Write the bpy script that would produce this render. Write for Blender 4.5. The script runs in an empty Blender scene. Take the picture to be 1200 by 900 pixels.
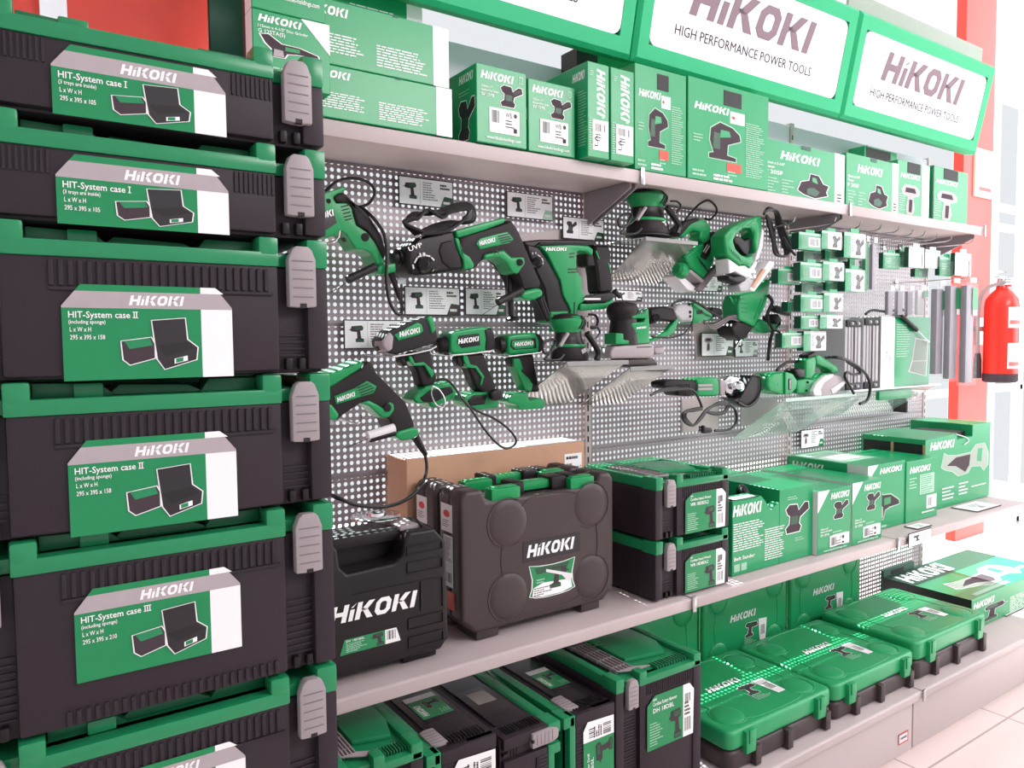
import bpy, bmesh, math, random
from mathutils import Vector as V, Matrix
rnd = random.Random(7)
SC = bpy.context.scene
COL = SC.collection
# ------------------------------------------------------------------ camera
CAM_H, FPX = 1.39, 881.0
YAW, PITCH, ROLL = map(math.radians, (34.26, 3.15, 0.56))
_f = V((math.sin(YAW)*math.cos(PITCH), math.cos(YAW)*math.cos(PITCH), -math.sin(PITCH)))
_r = V((math.cos(YAW), -math.sin(YAW), 0)); _d = _f.cross(_r)
RT = math.cos(ROLL)*_r + math.sin(ROLL)*_d
DN = -math.sin(ROLL)*_r + math.cos(ROLL)*_d
FW = _f
cd = bpy.data.cameras.new('camera'); cam = bpy.data.objects.new('camera', cd); COL.objects.link(cam)
cd.sensor_width = 36.0; cd.lens = FPX/1200*36; cd.clip_start = .02
cam.matrix_world = Matrix(((RT.x, -DN.x, -FW.x, 0), (RT.y, -DN.y, -FW.y, 0), (RT.z, -DN.z, -FW.z, CAM_H), (0, 0, 0, 1)))
SC.camera = cam
# ------------------------------------------------------------------ light
SC.view_settings.view_transform = 'Standard'; SC.view_settings.look = 'None'
SC.view_settings.gamma = 1.0; SC.view_settings.use_curve_mapping = False
SC.view_settings.exposure = -0.03
w = bpy.data.worlds.new('World'); SC.world = w; w.use_nodes = True
bg = w.node_tree.nodes['Background']
bg.inputs[0].default_value = (.93, .965, 1, 1); bg.inputs[1].default_value = 0.90
sd = bpy.data.lights.new('sun', 'SUN'); sd.energy = 24.0; sd.angle = math.radians(.6); sd.color = (.86, 1, .98)
sun = bpy.data.objects.new('sun', sd); COL.objects.link(sun)
SUN_DIR = V((-.10, -.97, -1.0))
sun.rotation_euler = SUN_DIR.to_track_quat('-Z', 'Y').to_euler(); sun.location = (2, 5, 6)
def area(name, loc, tgt, sx, sy, e, col):
    l = bpy.data.lights.new(name, 'AREA'); l.shape = 'RECTANGLE'; l.size = sx; l.size_y = sy; l.energy = e; l.color = col
    o = bpy.data.objects.new(name, l); COL.objects.link(o); o.location = loc
    o.rotation_euler = (V(tgt)-V(loc)).to_track_quat('-Z', 'Y').to_euler(); return o
area('added_fill_lamp', (2.8, -1.5, 3.0), (2.0, 1.7, 1.2), 2.4, .6, 75, (1, .93, .93))  # added area lamp, unseen overhead, brightens the price cards and panels
area('window_light', (6.2, -.4, 1.9), (2.6, 1.6, 1.2), 2.6, 2.6, 85, (.96, .98, 1))

def U(px, py, y=None, x=None, z=None):
    """the world point seen at a pixel on a known plane"""
    d = RT*((px-600)/FPX) + DN*((py-450)/FPX) + FW
    if y is not None: t = y/d.y
    elif x is not None: t = x/d.x
    else: t = (z-CAM_H)/d.z
    p = d*t; return V((p.x, p.y, p.z+CAM_H))
def mpp(px, py, y):                      # metres per pixel at that depth
    p = U(px, py, y=y); p.z -= CAM_H; return p.dot(FW)/FPX
# ------------------------------------------------------------------ materials
def lin(c):
    r = []
    for v in c:
        v /= 255.0
        r.append(v/12.92 if v <= .04045 else ((v+.055)/1.055)**2.4)
    return r
MATS = {}
def pm(name, rgb, rough=.5, metal=0., var=.06, scale=60., bump=0., spec=.5, alpha=None, trans=0., emit=0.):
    m = bpy.data.materials.new(name); m.use_nodes = True; nt = m.node_tree; N = nt.nodes; L = nt.links
    b = N['Principled BSDF']; c = lin(rgb)
    tc = N.new('ShaderNodeTexCoord'); nz = N.new('ShaderNodeTexNoise'); nz.inputs['Scale'].default_value = scale; nz.inputs['Detail'].default_value = 2
    L.new(tc.outputs['Object'], nz.inputs['Vector'])
    mx = N.new('ShaderNodeMix'); mx.data_type = 'RGBA'
    mx.inputs[6].default_value = [v*(1-var) for v in c]+[1]; mx.inputs[7].default_value = [min(1, v*(1+var)) for v in c]+[1]
    L.new(nz.outputs[0], mx.inputs[0]); L.new(mx.outputs[2], b.inputs['Base Color'])
    b.inputs['Roughness'].default_value = rough; b.inputs['Metallic'].default_value = metal
    b.inputs['Specular IOR Level'].default_value = spec
    if bump:
        bp = N.new('ShaderNodeBump'); bp.inputs['Strength'].default_value = bump; bp.inputs['Distance'].default_value = .001
        L.new(nz.outputs[0], bp.inputs['Height']); L.new(bp.outputs[0], b.inputs['Normal'])
    if trans: b.inputs['Transmission Weight'].default_value = trans; b.inputs['IOR'].default_value = 1.1
    if alpha is not None: b.inputs['Alpha'].default_value = alpha
    MATS[name] = m; return m
pm('carton_green', (20, 148, 92), .3, var=.04)
pm('carton_dark', (22, 74, 56), .45)
pm('carton_grey', (150, 162, 150), .5)
pm('lid_green', (30, 132, 84), .27, var=.05)
pm('lid_inner', (22, 108, 68), .4)
pm('tool_green', (14, 138, 76), .33, var=.05, spec=.4)
pm('case_green', (30, 150, 92), .36, var=.04, scale=400, bump=.1)
pm('black_plastic', (29, 23, 26), .42, var=.12, scale=300, bump=.08, spec=.3)
pm('body_plastic', (46, 36, 43), .5, var=.1, scale=500, bump=.15, spec=.3)
pm('case_gloss', (44, 37, 43), .24, var=.05, spec=.6)
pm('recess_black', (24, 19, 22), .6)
pm('case_brown', (66, 54, 55), .42, var=.06, scale=500, bump=.12, spec=.35)
pm('rubber', (33, 26, 28), .55, var=.08, spec=.25)
pm('cable', (25, 21, 23), .35, spec=.35)
pm('latch_grey', (154, 143, 146), .42, var=.04)
pm('latch_line', (118, 108, 112), .5)
pm('band_grey', (172, 160, 164), .45)
pm('white_print', (240, 238, 238), .45, var=.01)
pm('soft_white', (222, 218, 220), .5, var=.02)
pm('label_green', (16, 132, 78), .3, var=.03)
pm('label_dark', (30, 78, 52), .45)
pm('ink', (70, 58, 64), .7, spec=.2)
pm('ink_black', (36, 30, 34), .5)
pm('pale_ink', (160, 200, 176), .5)
pm('red_print', (214, 70, 50), .5)
pm('sign_green', (34, 172, 116), .5, var=.03, spec=.3)
pm('sign_white', (246, 246, 250), .8, var=.01, spec=.1)
pm('sign_text', (140, 121, 130), .8, spec=.1)
pm('shelf_metal', (186, 171, 171), .42, metal=.0, var=.02, scale=20)
pm('shelf_under', (140, 130, 136), .5, var=.03)
pm('steel', (190, 188, 190), .22, metal=1.)
pm('chrome', (225, 225, 228), .12, metal=1.)
pm('satin_plate', (166, 162, 160), .16, metal=.6, var=.03)
pm('alu', (172, 170, 174), .55)
pm('upper_panel', (204, 200, 212), .55, var=.02, scale=8)
pm('cardboard', (196, 150, 122), .7, var=.05, scale=30)
pm('cardboard_lit', (244, 238, 236), .5)  # near-white copy of the cardboard, light on the box top put into the colour
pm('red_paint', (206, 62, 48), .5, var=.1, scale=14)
pm('washed_red', (226, 104, 98), .5, var=.05, scale=10)  # paler copy of the pillar's red, glare on its front put into the colour
pm('ext_red', (216, 44, 30), .28)
pm('wall_white', (238, 240, 246), .6, var=.01)
pm('blade_grey', (140, 132, 142), .4)
pm('clear_plastic', (232, 238, 240), .1, alpha=.09, var=.01, spec=.25)
pm('acrylic', (205, 220, 215), .06, alpha=.45, var=.01)
pm('paper', (244, 243, 245), .5, var=.02)
pm('sticker_red', (206, 50, 36), .5)
pm('pale_wood', (226, 214, 196), .6)
def peg_material():
    m = bpy.data.materials.new('perforated_steel'); m.use_nodes = True; nt = m.node_tree; N = nt.nodes; L = nt.links
    b = N['Principled BSDF']; b.inputs['Base Color'].default_value = lin((150, 138, 143))+[1]; b.inputs['Roughness'].default_value = .36; b.inputs['Metallic'].default_value = .25
    tc = N.new('ShaderNodeTexCoord'); sp = N.new('ShaderNodeSeparateXYZ'); L.new(tc.outputs['Object'], sp.inputs[0])
    def ma(op, a, bval):
        n = N.new('ShaderNodeMath'); n.operation = op
        for k, q in ((0, a), (1, bval)):
            if isinstance(q, (int, float)): n.inputs[k].default_value = q
            elif q is not None: L.new(q, n.inputs[k])
        return n.outputs[0]
    P = .0172
    def cell(o):
        return ma('SUBTRACT', ma('FRACT', ma('DIVIDE', ma('ADD', o, 40*P), P), None), .5)
    a = cell(sp.outputs['X']); c = cell(sp.outputs['Z'])
    d2 = ma('ADD', ma('MULTIPLY', a, a), ma('MULTIPLY', c, c))
    hole = ma('LESS_THAN', d2, .30**2)
    tr = N.new('ShaderNodeBsdfTransparent'); mx = N.new('ShaderNodeMixShader')
    L.new(hole, mx.inputs[0]); L.new(b.outputs[0], mx.inputs[1]); L.new(tr.outputs[0], mx.inputs[2])
    L.new(mx.outputs[0], N['Material Output'].inputs[0]); MATS['peg'] = m
peg_material()
def floor_material():
    m = bpy.data.materials.new('floor_tiles'); m.use_nodes = True; nt = m.node_tree; N = nt.nodes; L = nt.links
    b = N['Principled BSDF']; b.inputs['Roughness'].default_value = .25
    tc = N.new('ShaderNodeTexCoord'); br = N.new('ShaderNodeTexBrick'); L.new(tc.outputs['Object'], br.inputs['Vector'])
    br.offset = 0; br.inputs['Scale'].default_value = 1; br.inputs['Brick Width'].default_value = .6; br.inputs['Row Height'].default_value = .6; br.inputs['Mortar Size'].default_value = .004
    br.inputs['Color1'].default_value = lin((226, 208, 204))+[1]; br.inputs['Color2'].default_value = lin((222, 202, 198))+[1]; br.inputs['Mortar'].default_value = lin((176, 158, 152))+[1]
    L.new(br.outputs[0], b.inputs['Base Color']); MATS['floor'] = m
floor_material()
# ------------------------------------------------------------------ mesh helpers
MW = {}                                   # world matrix of every root
class MB:
    def __init__(s): s.v = []; s.f = []; s.mi = []; s.ml = []
    def mat(s, m):
        if m not in s.ml: s.ml.append(m)
        return s.ml.index(m)
    def add(s, vs, fs, m):
        k = s.mat(m); n = len(s.v); s.v += [tuple(p) for p in vs]
        for f in fs: s.f.append([i+n for i in f]); s.mi.append(k)
        return s
    def bm(s, b, m):
        b.verts.index_update(); s.add([v.co.copy() for v in b.verts], [[v.index for v in f.verts] for f in b.faces], m); b.free(); return s
    def box(s, x0, x1, y0, y1, z0, z1, m, bev=0., seg=2):
        b = bmesh.new(); bmesh.ops.create_cube(b, size=1)
        for v in b.verts: v.co = V(((x0+x1)/2+v.co.x*(x1-x0), (y0+y1)/2+v.co.y*(y1-y0), (z0+z1)/2+v.co.z*(z1-z0)))
        if bev:
            bev = min(bev, .45*min(abs(x1-x0), abs(y1-y0), abs(z1-z0)))
            bmesh.ops.bevel(b, geom=b.edges[:], offset=bev, segments=seg, affect='EDGES', profile=.6)
        return s.bm(b, m)
    def prism(s, pts, ext, m, bev=0., seg=2):
        """a planar outline pushed along ext, its rims rounded"""
        b = bmesh.new(); vs = [b.verts.new(V(p)) for p in pts]
        f = b.faces.new(vs); f.normal_update()
        if f.normal.dot(V(ext)) > 0: f.normal_flip()
        r = bmesh.ops.extrude_face_region(b, geom=[f])
        nv = [g for g in r['geom'] if isinstance(g, bmesh.types.BMVert)]
        bmesh.ops.translate(b, verts=nv, vec=V(ext))
        # the first face stays as the front
        if bev:
            ed = [e for e in b.edges if len(e.link_faces) == 2 and abs(e.calc_face_angle(0)) > .5]
            bmesh.ops.bevel(b, geom=ed, offset=bev, segments=seg, affect='EDGES', profile=.6, clamp_overlap=True)
        bmesh.ops.recalc_face_normals(b, faces=b.faces[:])
        return s.bm(b, m)
    def tube(s, pts, r, m, n=8, smooth=0, closed=False):
        pts = [V(p) for p in pts]
        if smooth and len(pts) > 2: pts = catmull(pts, smooth)
        rs = r if isinstance(r, (list, tuple)) else None
        k = len(pts); vs = []; fs = []; up = None
        for i, p in enumerate(pts):
            t = (pts[min(i+1, k-1)]-pts[max(i-1, 0)]).normalized()
            if up is None:
                up = V((0, 0, 1)) if abs(t.z) < .9 else V((1, 0, 0))
            a = up - t*up.dot(t)
            a = a.normalized() if a.length > 1e-6 else t.orthogonal().normalized()
            up = a; c = t.cross(a)
            rr = (rs[0]+(rs[-1]-rs[0])*i/(k-1)) if rs else r
            for j in range(n):
                q = 2*math.pi*j/n; vs.append(p+(a*math.cos(q)+c*math.sin(q))*rr)
        for i in range(k-1):
            for j in range(n): fs.append([i*n+j, i*n+(j+1) % n, (i+1)*n+(j+1) % n, (i+1)*n+j])
        fs.append(list(range(n))[::-1]); fs.append([(k-1)*n+j for j in range(n)])
        return s.add(vs, fs, m)
    def lathe(s, p0, p1, prof, m, n=24, sq=1.):
        p0 = V(p0); p1 = V(p1); ax = (p1-p0); t = ax.normalized()
        a = (V((0, 0, 1)) if abs(t.z) < .9 else V((1, 0, 0))); a = (a-t*a.dot(t)).normalized(); c = t.cross(a)
        vs = []; fs = []
        for q, r in prof:
            for j in range(n):
                g = 2*math.pi*j/n; vs.append(p0+ax*q+(a*math.cos(g)+c*math.sin(g)*sq)*r)
        k = len(prof)
        for i in range(k-1):
            for j in range(n): fs.append([i*n+j, i*n+(j+1) % n, (i+1)*n+(j+1) % n, (i+1)*n+j])
        fs.append(list(range(n))[::-1]); fs.append([(k-1)*n+j for j in range(n)])
        return s.add(vs, fs, m)
    def dome(s, c, u, v, n, ru, rv, h, m, seg=28, rings=4):
        """a low elliptical bump on a face"""
        c, u, v, n = V(c), V(u), V(v), V(n); vs = []; fs = []
        for i in range(rings):
            q = math.cos(i/rings*math.pi/2); hh = math.sin(i/rings*math.pi/2)*h
            for j in range(seg):
                g = 2*math.pi*j/seg; vs.append(c+u*(ru*q*math.cos(g))+v*(rv*q*math.sin(g))+n*hh)
        vs.append(c+n*h)
        for i in range(rings-1):
            for j in range(seg): fs.append([i*seg+j, i*seg+(j+1) % seg, (i+1)*seg+(j+1) % seg, (i+1)*seg+j])
        for j in range(seg): fs.append([(rings-1)*seg+j, (rings-1)*seg+(j+1) % seg, len(vs)-1])
        return s.add(vs, fs, m)
    def build(s, name, parent=None, loc=None, rot=None, local=False, ang=35):
        """local: the vertices are already in the root's own axes; else they are world points"""
        me = bpy.data.meshes.new(name)
        o = bpy.data.objects.new(name, me); COL.objects.link(o)
        if parent is not None:
            o.parent = parent; M = MW[parent.name]; MW[o.name] = M
        else:
            M = Matrix.Translation(V(loc or (0, 0, 0))) @ (rot or Matrix.Identity(4)); o.matrix_world = M; MW[o.name] = M
        vs = s.v
        if not local:
            I = M.inverted(); vs = [I @ V(p) for p in vs]
        me.from_pydata([tuple(p) for p in vs], [], s.f)
        for m in s.ml: me.materials.append(MATS[m])
        me.polygons.foreach_set('material_index', s.mi)
        me.polygons.foreach_set('use_smooth', [True]*len(me.polygons))
        me.update(); me.set_sharp_from_angle(angle=math.radians(ang))
        return o
def catmull(p, n):
    out = []
    for i in range(len(p)-1):
        a, b, c, d = p[max(i-1, 0)], p[i], p[i+1], p[min(i+2, len(p)-1)]
        for k in range(n):
            t = k/n; out.append(.5*((2*b)+(c-a)*t+(2*a-5*b+4*c-d)*t*t+(3*b-a-3*c+d)*t**3))
    out.append(p[-1]); return out
def thing(name, label, cat, loc, rot=None, group=None):
    o = bpy.data.objects.new(name, None); COL.objects.link(o); o.empty_display_size = .05
    M = Matrix.Translation(V(loc)) @ (rot or Matrix.Identity(4)); o.matrix_world = M; MW[o.name] = M
    return tag(o, label, cat, group)
def tag(o, label, cat, group=None):
    o['label'] = label; o['category'] = cat
    if group: o['group'] = group
    return o
def struct(o): o['kind'] = 'structure'; return o
def copy_tree(o, M, label, group=None):
    """a copy of a thing with copies of its parts and sub-parts"""
    def rec(a, par):
        c = a.copy(); COL.objects.link(c); c.parent = par
        for ch in list(a.children): rec(ch, c)
        return c
    c = rec(o, None); c.matrix_world = M; c['label'] = label
    if group: c['group'] = group
    return c
# ------------------------------------------------------------------ writing and pictures
_tc = {}
def text2d(s, bold=0.):
    k = (s, bold)
    if k in _tc: return _tc[k]
    c = bpy.data.curves.new('t', 'FONT'); c.body = s; c.resolution_u = 2; c.offset = bold
    o = bpy.data.objects.new('t', c); me = bpy.data.meshes.new_from_object(o)
    vs = [(v.co.x, v.co.y) for v in me.vertices]; fs = [list(p.vertices) for p in me.polygons]
    bpy.data.objects.remove(o); bpy.data.curves.remove(c); bpy.data.meshes.remove(me)
    x0 = min(v[0] for v in vs); x1 = max(v[0] for v in vs); y1 = .729
    vs = [((v[0]-x0)/y1, v[1]/y1) for v in vs]
    _tc[k] = (vs, fs, (x1-x0)/y1); return _tc[k]
def logo2d():
    vs = []; fs = []; S = .26
    def poly(p): n = len(vs); vs.extend(p); fs.append(list(range(n, n+len(p))))
    def rect(a, b, c, d): poly([(a, b), (c, b), (c, d), (a, d)])
    rect(0, 0, .3, 1); rect(.72, 0, 1.02, 1); rect(.3, .38, .72, .62)
    rect(1.16, 0, 1.43, .66); poly([(1.16, .76), (1.3, .76), (1.5, 1.0)])
    def K(x):
        rect(x, 0, x+.3, 1); poly([(x+.3, .4), (x+.5, .62), (x+.3, .62)]); poly([(x+.3, .62), (x+.3, .52), (x+.55, .48), (x+.72, .56), (x+1.08, 1), (x+.7, 1), (x+.36, .6)])
        poly([(x+.36, .56), (x+.76, 0), (x+1.14, 0), (x+.68, .56)])
    K(1.57)
    def rr(x0, x1, y0, y1, c): return [(x0+c, y0), (x1-c, y0), (x1, y0+c), (x1, y1-c), (x1-c, y1), (x0+c, y1), (x0, y1-c), (x0, y0+c)]
    a = rr(2.78, 3.78, 0, 1, .24); b = rr(3.07, 3.49, .24, .76, .1); n = len(vs); vs.extend(a+b)
    for i in range(8): fs.append([n+i, n+(i+1) % 8, n+8+(i+1) % 8, n+8+i])
    K(3.93); rect(5.16, 0, 5.46, 1)
    return [(x+S*y, y) for x, y in vs], fs, 5.46+S
LOGO = logo2d()
def off(p, d):
    n = len(p); A = sum(p[i][0]*p[(i+1) % n][1]-p[(i+1) % n][0]*p[i][1] for i in range(n)); sg = 1 if A > 0 else -1; out = []
    for i in range(n):
        a, b, c = V(p[i-1]), V(p[i]), V(p[(i+1) % n]); e = (b-a).normalized(); g = (c-b).normalized()
        n1 = V((e.y, -e.x))*sg; n2 = V((g.y, -g.x))*sg; q = (n1+n2); q = q.normalized() if q.length > .3 else n1
        out.append((b.x+q.x*d, b.y+q.y*d))
    return out
PIC = {
 'drill': [([(0, .7), (.14, .76), (.18, .92), (.8, .97), (.9, .85), (.86, .7), (.7, .66), (.76, .25), (.92, .2), (.92, .02), (.42, .02), (.42, .2), (.52, .25), (.5, .6), (.18, .62), (.14, .68)], 'ink'),
           ([(.4, .72), (.8, .74), (.84, .9), (.4, .9)], 'label_dark'), ([(.45, .05), (.9, .05), (.9, .17), (.45, .17)], 'label_dark')],
 'sander': [([(.1, .04), (.6, .04), (.66, .2), (.58, .3), (.62, .5), (.97, .72), (.94, .94), (.8, .95), (.56, .72), (.5, .92), (.2, .95), (.06, .82), (.12, .66), (.22, .58), (.2, .32), (.06, .2)], 'ink'),
            ([(.6, .58), (.92, .78), (.88, .9), (.58, .7)], 'ink_black'), ([(.26, .3), (.52, .3), (.54, .56), (.26, .56)], 'label_dark')],
 'jigsaw': [([(.1, .05), (.85, .05), (.85, .14), (.6, .18), (.62, .45), (.98, .6), (.95, .75), (.75, .9), (.4, .98), (.15, .8), (.12, .5), (.22, .2), (.1, .16)], 'ink'),
            ([(.4, .6), (.7, .66), (.66, .8), (.42, .8)], 'carton_green'), ([(.2, .3), (.4, .3), (.4, .7), (.24, .72)], 'label_dark')],
 'grinder': [([(.02, .95), (.15, 1), (.36, .68), (.66, .66), (.96, .48), (.98, .38), (.62, .36), (.45, .3), (.4, .1), (.2, .08), (.2, .4), (.1, .62)], 'ink'),
             ([(.42, .42), (.66, .44), (.66, .6), (.42, .6)], 'tool_green'), ([(.22, .1), (.4, .12), (.38, .4), (.24, .42)], 'band_grey')],
 'planer': [([(.02, .25), (.2, .12), (.55, .02), (.95, .2), (.9, .34), (.98, .6), (.8, .66), (.66, .95), (.4, .98), (.36, .7), (.12, .6)], 'ink'),
            ([(.46, .68), (.64, .62), (.58, .84), (.46, .86)], 'carton_green'), ([(.3, .14), (.58, .1), (.7, .3), (.5, .45), (.3, .36)], 'label_dark')],
 'polisher': [([(.3, .02), (.6, .02), (.7, .2), (.62, .6), (.95, .68), (.98, .82), (.75, .95), (.2, .95), (.02, .8), (.06, .66), (.36, .6), (.28, .2)], 'band_grey'),
              ([(.4, .08), (.56, .08), (.6, .5), (.42, .5)], 'ink'), ([(.2, .72), (.8, .72), (.72, .88), (.24, .88)], 'ink')],
 'recip': [([(.02, .4), (.06, .85), (.12, .75), (.3, .7), (.62, .72), (.72, .95), (.9, .95), (.98, .6), (.98, .2), (.9, .02), (.84, .2), (.62, .25), (.55, .05), (.36, .02), (.25, .2), (.1, .3)], 'carton_grey'),
           ([(.12, .42), (.3, .36), (.5, .1), (.58, .3), (.6, .66), (.3, .64)], 'ink'), ([(.74, .4), (.84, .34), (.86, .8), (.76, .8)], 'carton_green')],
 'case2': [([(0, .55), (.38, .62), (.42, .5), (.42, .22), (.1, .1), (.02, .2)], 'ink'), ([(.03, .56), (.36, .61), (.4, .47), (.1, .4)], 'lid_green'),
           ([(.4, .95), (.84, 1.0), (.86, .58), (1, .42), (.98, .18), (.55, .0), (.46, .2), (.44, .44)], 'ink_black'), ([(.45, .46), (.84, .54), (.96, .4), (.58, .24)], 'recess_black'), ([(.68, .1), (.86, .16), (.86, .26), (.68, .2)], 'white_print'), ([(.7, .12), (.8, .15), (.8, .23), (.7, .2)], 'label_green')],
}
class Art:
    """prints on one face: a frame (origin, right, up, normal) and its size; positions are fractions"""
    def __init__(s, o, u, v, W, H, eps=.0005):
        s.o, s.u, s.v = V(o), V(u).normalized(), V(v).normalized(); s.n = s.u.cross(s.v).normalized(); s.W, s.H = W, H
        s.main = MB(); s.pic = MB(); s.logo_ = MB(); s.k = 0; s.eps = eps
    def P(s, a, b): return s.o+s.u*(a*s.W)+s.v*(b*s.H)+s.n*(s.eps+s.k*.00007)
    def poly(s, pts, m, mb=None):
        s.k += 1; (mb or s.main).add([s.P(a, b) for a, b in pts], [list(range(len(pts)))], m); return s
    def rect(s, a0, b0, a1, b1, m, mb=None): return s.poly([(a0, b0), (a1, b0), (a1, b1), (a0, b1)], m, mb)
    def glyph(s, g, a, b, h, fw, m, mb, rot=0):
        vs, fs, w = g; s.k += 1; hm = h*s.H if not rot else h*s.W
        sx = hm if fw is None else fw*(s.W if not rot else s.H)/w
        o = s.P(a, b); U_, V_ = (s.u, s.v) if not rot else (s.v*rot, s.u*-rot)
        mb.add([o+U_*(x*sx)+V_*(y*hm) for x, y in vs], fs, m); return s
    def text(s, t, a, b, h, m='white_print', fw=None, rot=0, bold=.012): return s.glyph(text2d(t, bold), a, b, h, fw, m, s.main, rot)
    def logo(s, a, b, h, fw=None, m='white_print', rot=0): return s.glyph(LOGO, a, b, h, fw, m, s.logo_, rot)
    def lines(s, a, b, w, n, pitch, m='white_print', th=.4, seed=0, rag=.5):
        r = random.Random(seed*31+n); s.k += 1
        for i in range(n):
            ww = w*(1-rag*r.random()); y = b-i*pitch; x = a
            while x < a+ww:                                  # words
                l = min(w*(.06+.16*r.random()), a+ww-x)
                s.main.add([s.P(x, y), s.P(x+l, y), s.P(x+l, y+pitch*th), s.P(x, y+pitch*th)], [[0, 1, 2, 3]], m); x += l+w*.025
        return s
    def barcode(s, a0, b0, a1, b1, n=14, seed=3, m='ink_black'):
        r = random.Random(seed); s.k += 1; x = a0; st = (a1-a0)/n
        for i in range(n):
            ww = st*(.25+.6*r.random()); s.main.add([s.P(x, b0), s.P(x+ww, b0), s.P(x+ww, b1), s.P(x, b1)], [[0, 1, 2, 3]], m); x += st
        return s
    def picture(s, kind, a0, b0, a1, b1, o=.035, flip=False, line='white_print'):
        T = lambda p: [((a1-(a1-a0)*x) if flip else (a0+(a1-a0)*x), b0+(b1-b0)*y) for x, y in p]
        mains = [q for q in PIC[kind]]
        if o:
            for p, m in (mains[:1] if kind != 'case2' else [mains[0], mains[2]]): s.poly(T(off(p, o)), line, s.pic)
        for p, m in mains: s.poly(T(p), m, s.pic)
        return s
    def build(s, name, parent, local=False):
        base = None
        if s.main.f: base = s.main.build(name, parent, local=local)
        if s.pic.f: s.pic.build('product_picture', base or parent, local=local)
        if s.logo_.f: s.logo_.build('logo', base or parent, local=local)
        return base
# ------------------------------------------------------------------ the setting
YB = 1.775; YT = 1.54; YM = 1.348; YF = 1.252          # back panels, fronts of top, middle and base shelves
ZT, ZM, ZB = 1.864, .712, .223
XS = [.488, 1.488, 2.49, 3.49]
m = MB(); m.box(-2.5, 8, -3, 5.5, -.05, 0, 'floor'); struct(m.build('floor'))
m = MB(); m.box(-2.5, 8, -3, 2.9, 3.3, 3.4, 'wall_white'); struct(m.build('ceiling'))
m = MB(); m.box(-1.6, .1, 1.93, 2.05, 0, 3.3, 'red_paint'); m.box(.15, .47, 1.93, 2.05, 0, 3.3, 'red_paint'); struct(m.build('wall_back'))
m = MB(); m.box(.1, .15, 1.91, 2.05, 0, 3.3, 'wall_white'); struct(m.build('trim_1'))
# red pillar at the right end
yp = 1.92; xa, xb = U(1123, 470, y=yp).x, U(1157, 470, y=yp).x; yp2 = U(1111, 470, x=xa).y
m = MB(); m.box(xa, xb, yp, yp2, .32, 3.3, 'washed_red', .004); m.box(xa-.0008, xa, yp+.001, yp2-.001, .32, 3.3, 'red_paint'); struct(m.build('wall_right'))  # front in the glare-washed red, left side skinned in the deeper red
m = MB(); m.box(xa-.012, xb+.012, yp-.012, yp2+.01, 0, .32, 'wall_white', .004); struct(m.build('baseboard_right'))
m = MB(); m.box(xb+.001, xb+.2, yp+.05, yp2, 0, 3.3, 'wall_white'); struct(m.build('trim_2'))
# window posts far right
m = MB()
for x in (5.35, 6.3): m.box(x, x+.05, 2.5, 2.56, 0, 3.3, 'wall_white', .004)
for z in (.0, 1.0, 2.16, 2.3): m.box(4.6, 8, 2.5, 2.55, z, z+.045, 'wall_white', .004)
struct(m.build('window_1'))
# ------------------------------------------------------------------ shelving bays
ORD = ['left', 'middle', 'right']
for i in range(3):
    x0, x1 = XS[i], XS[i+1]
    t = thing('shelving_bay', ['grey perforated back panels and posts of the left shelving bay behind the drills', 'grey perforated back panels and posts of the middle bay behind the sanders',
               'grey perforated back panels and posts of the right bay behind the accessory packs'][i], 'shelving', (x0, YB, 0), group='shelving bays')
    for za, zb in ((.24, .68), (.68, 1.06), (1.06, 1.44), (1.44, 1.836)):
        b = MB(); b.box(x0+.012, x1-.012, YB, YB+.0012, za+.0015, zb-.0015, 'peg'); b.build('perforated_panel', t)
        b = MB(); b.box(x0+.012, x1-.012, YB+.0012, YB+.012, zb-.006, zb+.006, 'shelf_under'); b.build('panel_joint', t)
    b = MB(); b.box(x0+.012, x1-.012, YB, YB+.01, 1.838, 2.19, 'upper_panel', .002); b.box(x0+.5, x0+.503, YB-.003, YB, 1.83, 2.19, 'shelf_under'); b.build('upper_panel', t)
    def post(x):
        b = MB(); b.box(x-.0115, x+.0115, YB-.004, YB+.03, .0, 2.2, 'shelf_metal', .002)
        for k in range(60): b.box(x-.003, x+.003, YB-.0045, YB-.004, .25+k*.032, .268+k*.032, 'recess_black')
        b.build('upright_post', t)
    post(x0)
    if i == 2: post(x1)
def shelf(i, y0, z, hf, name_l, cat='shelf', tray=False):
    x0, x1 = XS[i]+.003, XS[i+1]-.003
    t = thing('metal_shelf', name_l, cat, (x0, YB, z), group='grey metal shelves')
    b = MB(); b.box(x0, x1, y0+.004, YB-.006, z-.026, z-.0005, 'shelf_metal', .003); b.build('shelf_board', t)
    b = MB(); b.prism([(x0, y0+.004, z), (x0, y0+.006, z-hf), (x0, y0, z-hf+.002), (x0, y0-.003, z-.004)], (x1-x0, 0, 0), 'shelf_metal', .0012)
    b.build('price_rail', t)
    if not tray:
        for x in (x0+.004, x1-.004-.006):
            b = MB(); b.prism([(x, YB-.006, z-.027), (x, y0+.03, z-.027), (x, y0+.03, z-(.045 if z > 1 else .034)), (x, YB-.006, z-(.13 if z > 1 else .06))], (.006, 0, 0), 'shelf_under', .001); b.build('bracket', t)
    b = MB(); b.box(x1-.004, x1+.010, y0-.009, y0-.003, z-hf-.004, z+.006, 'steel', .002); b.build('end_clip', t)
    return t
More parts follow.
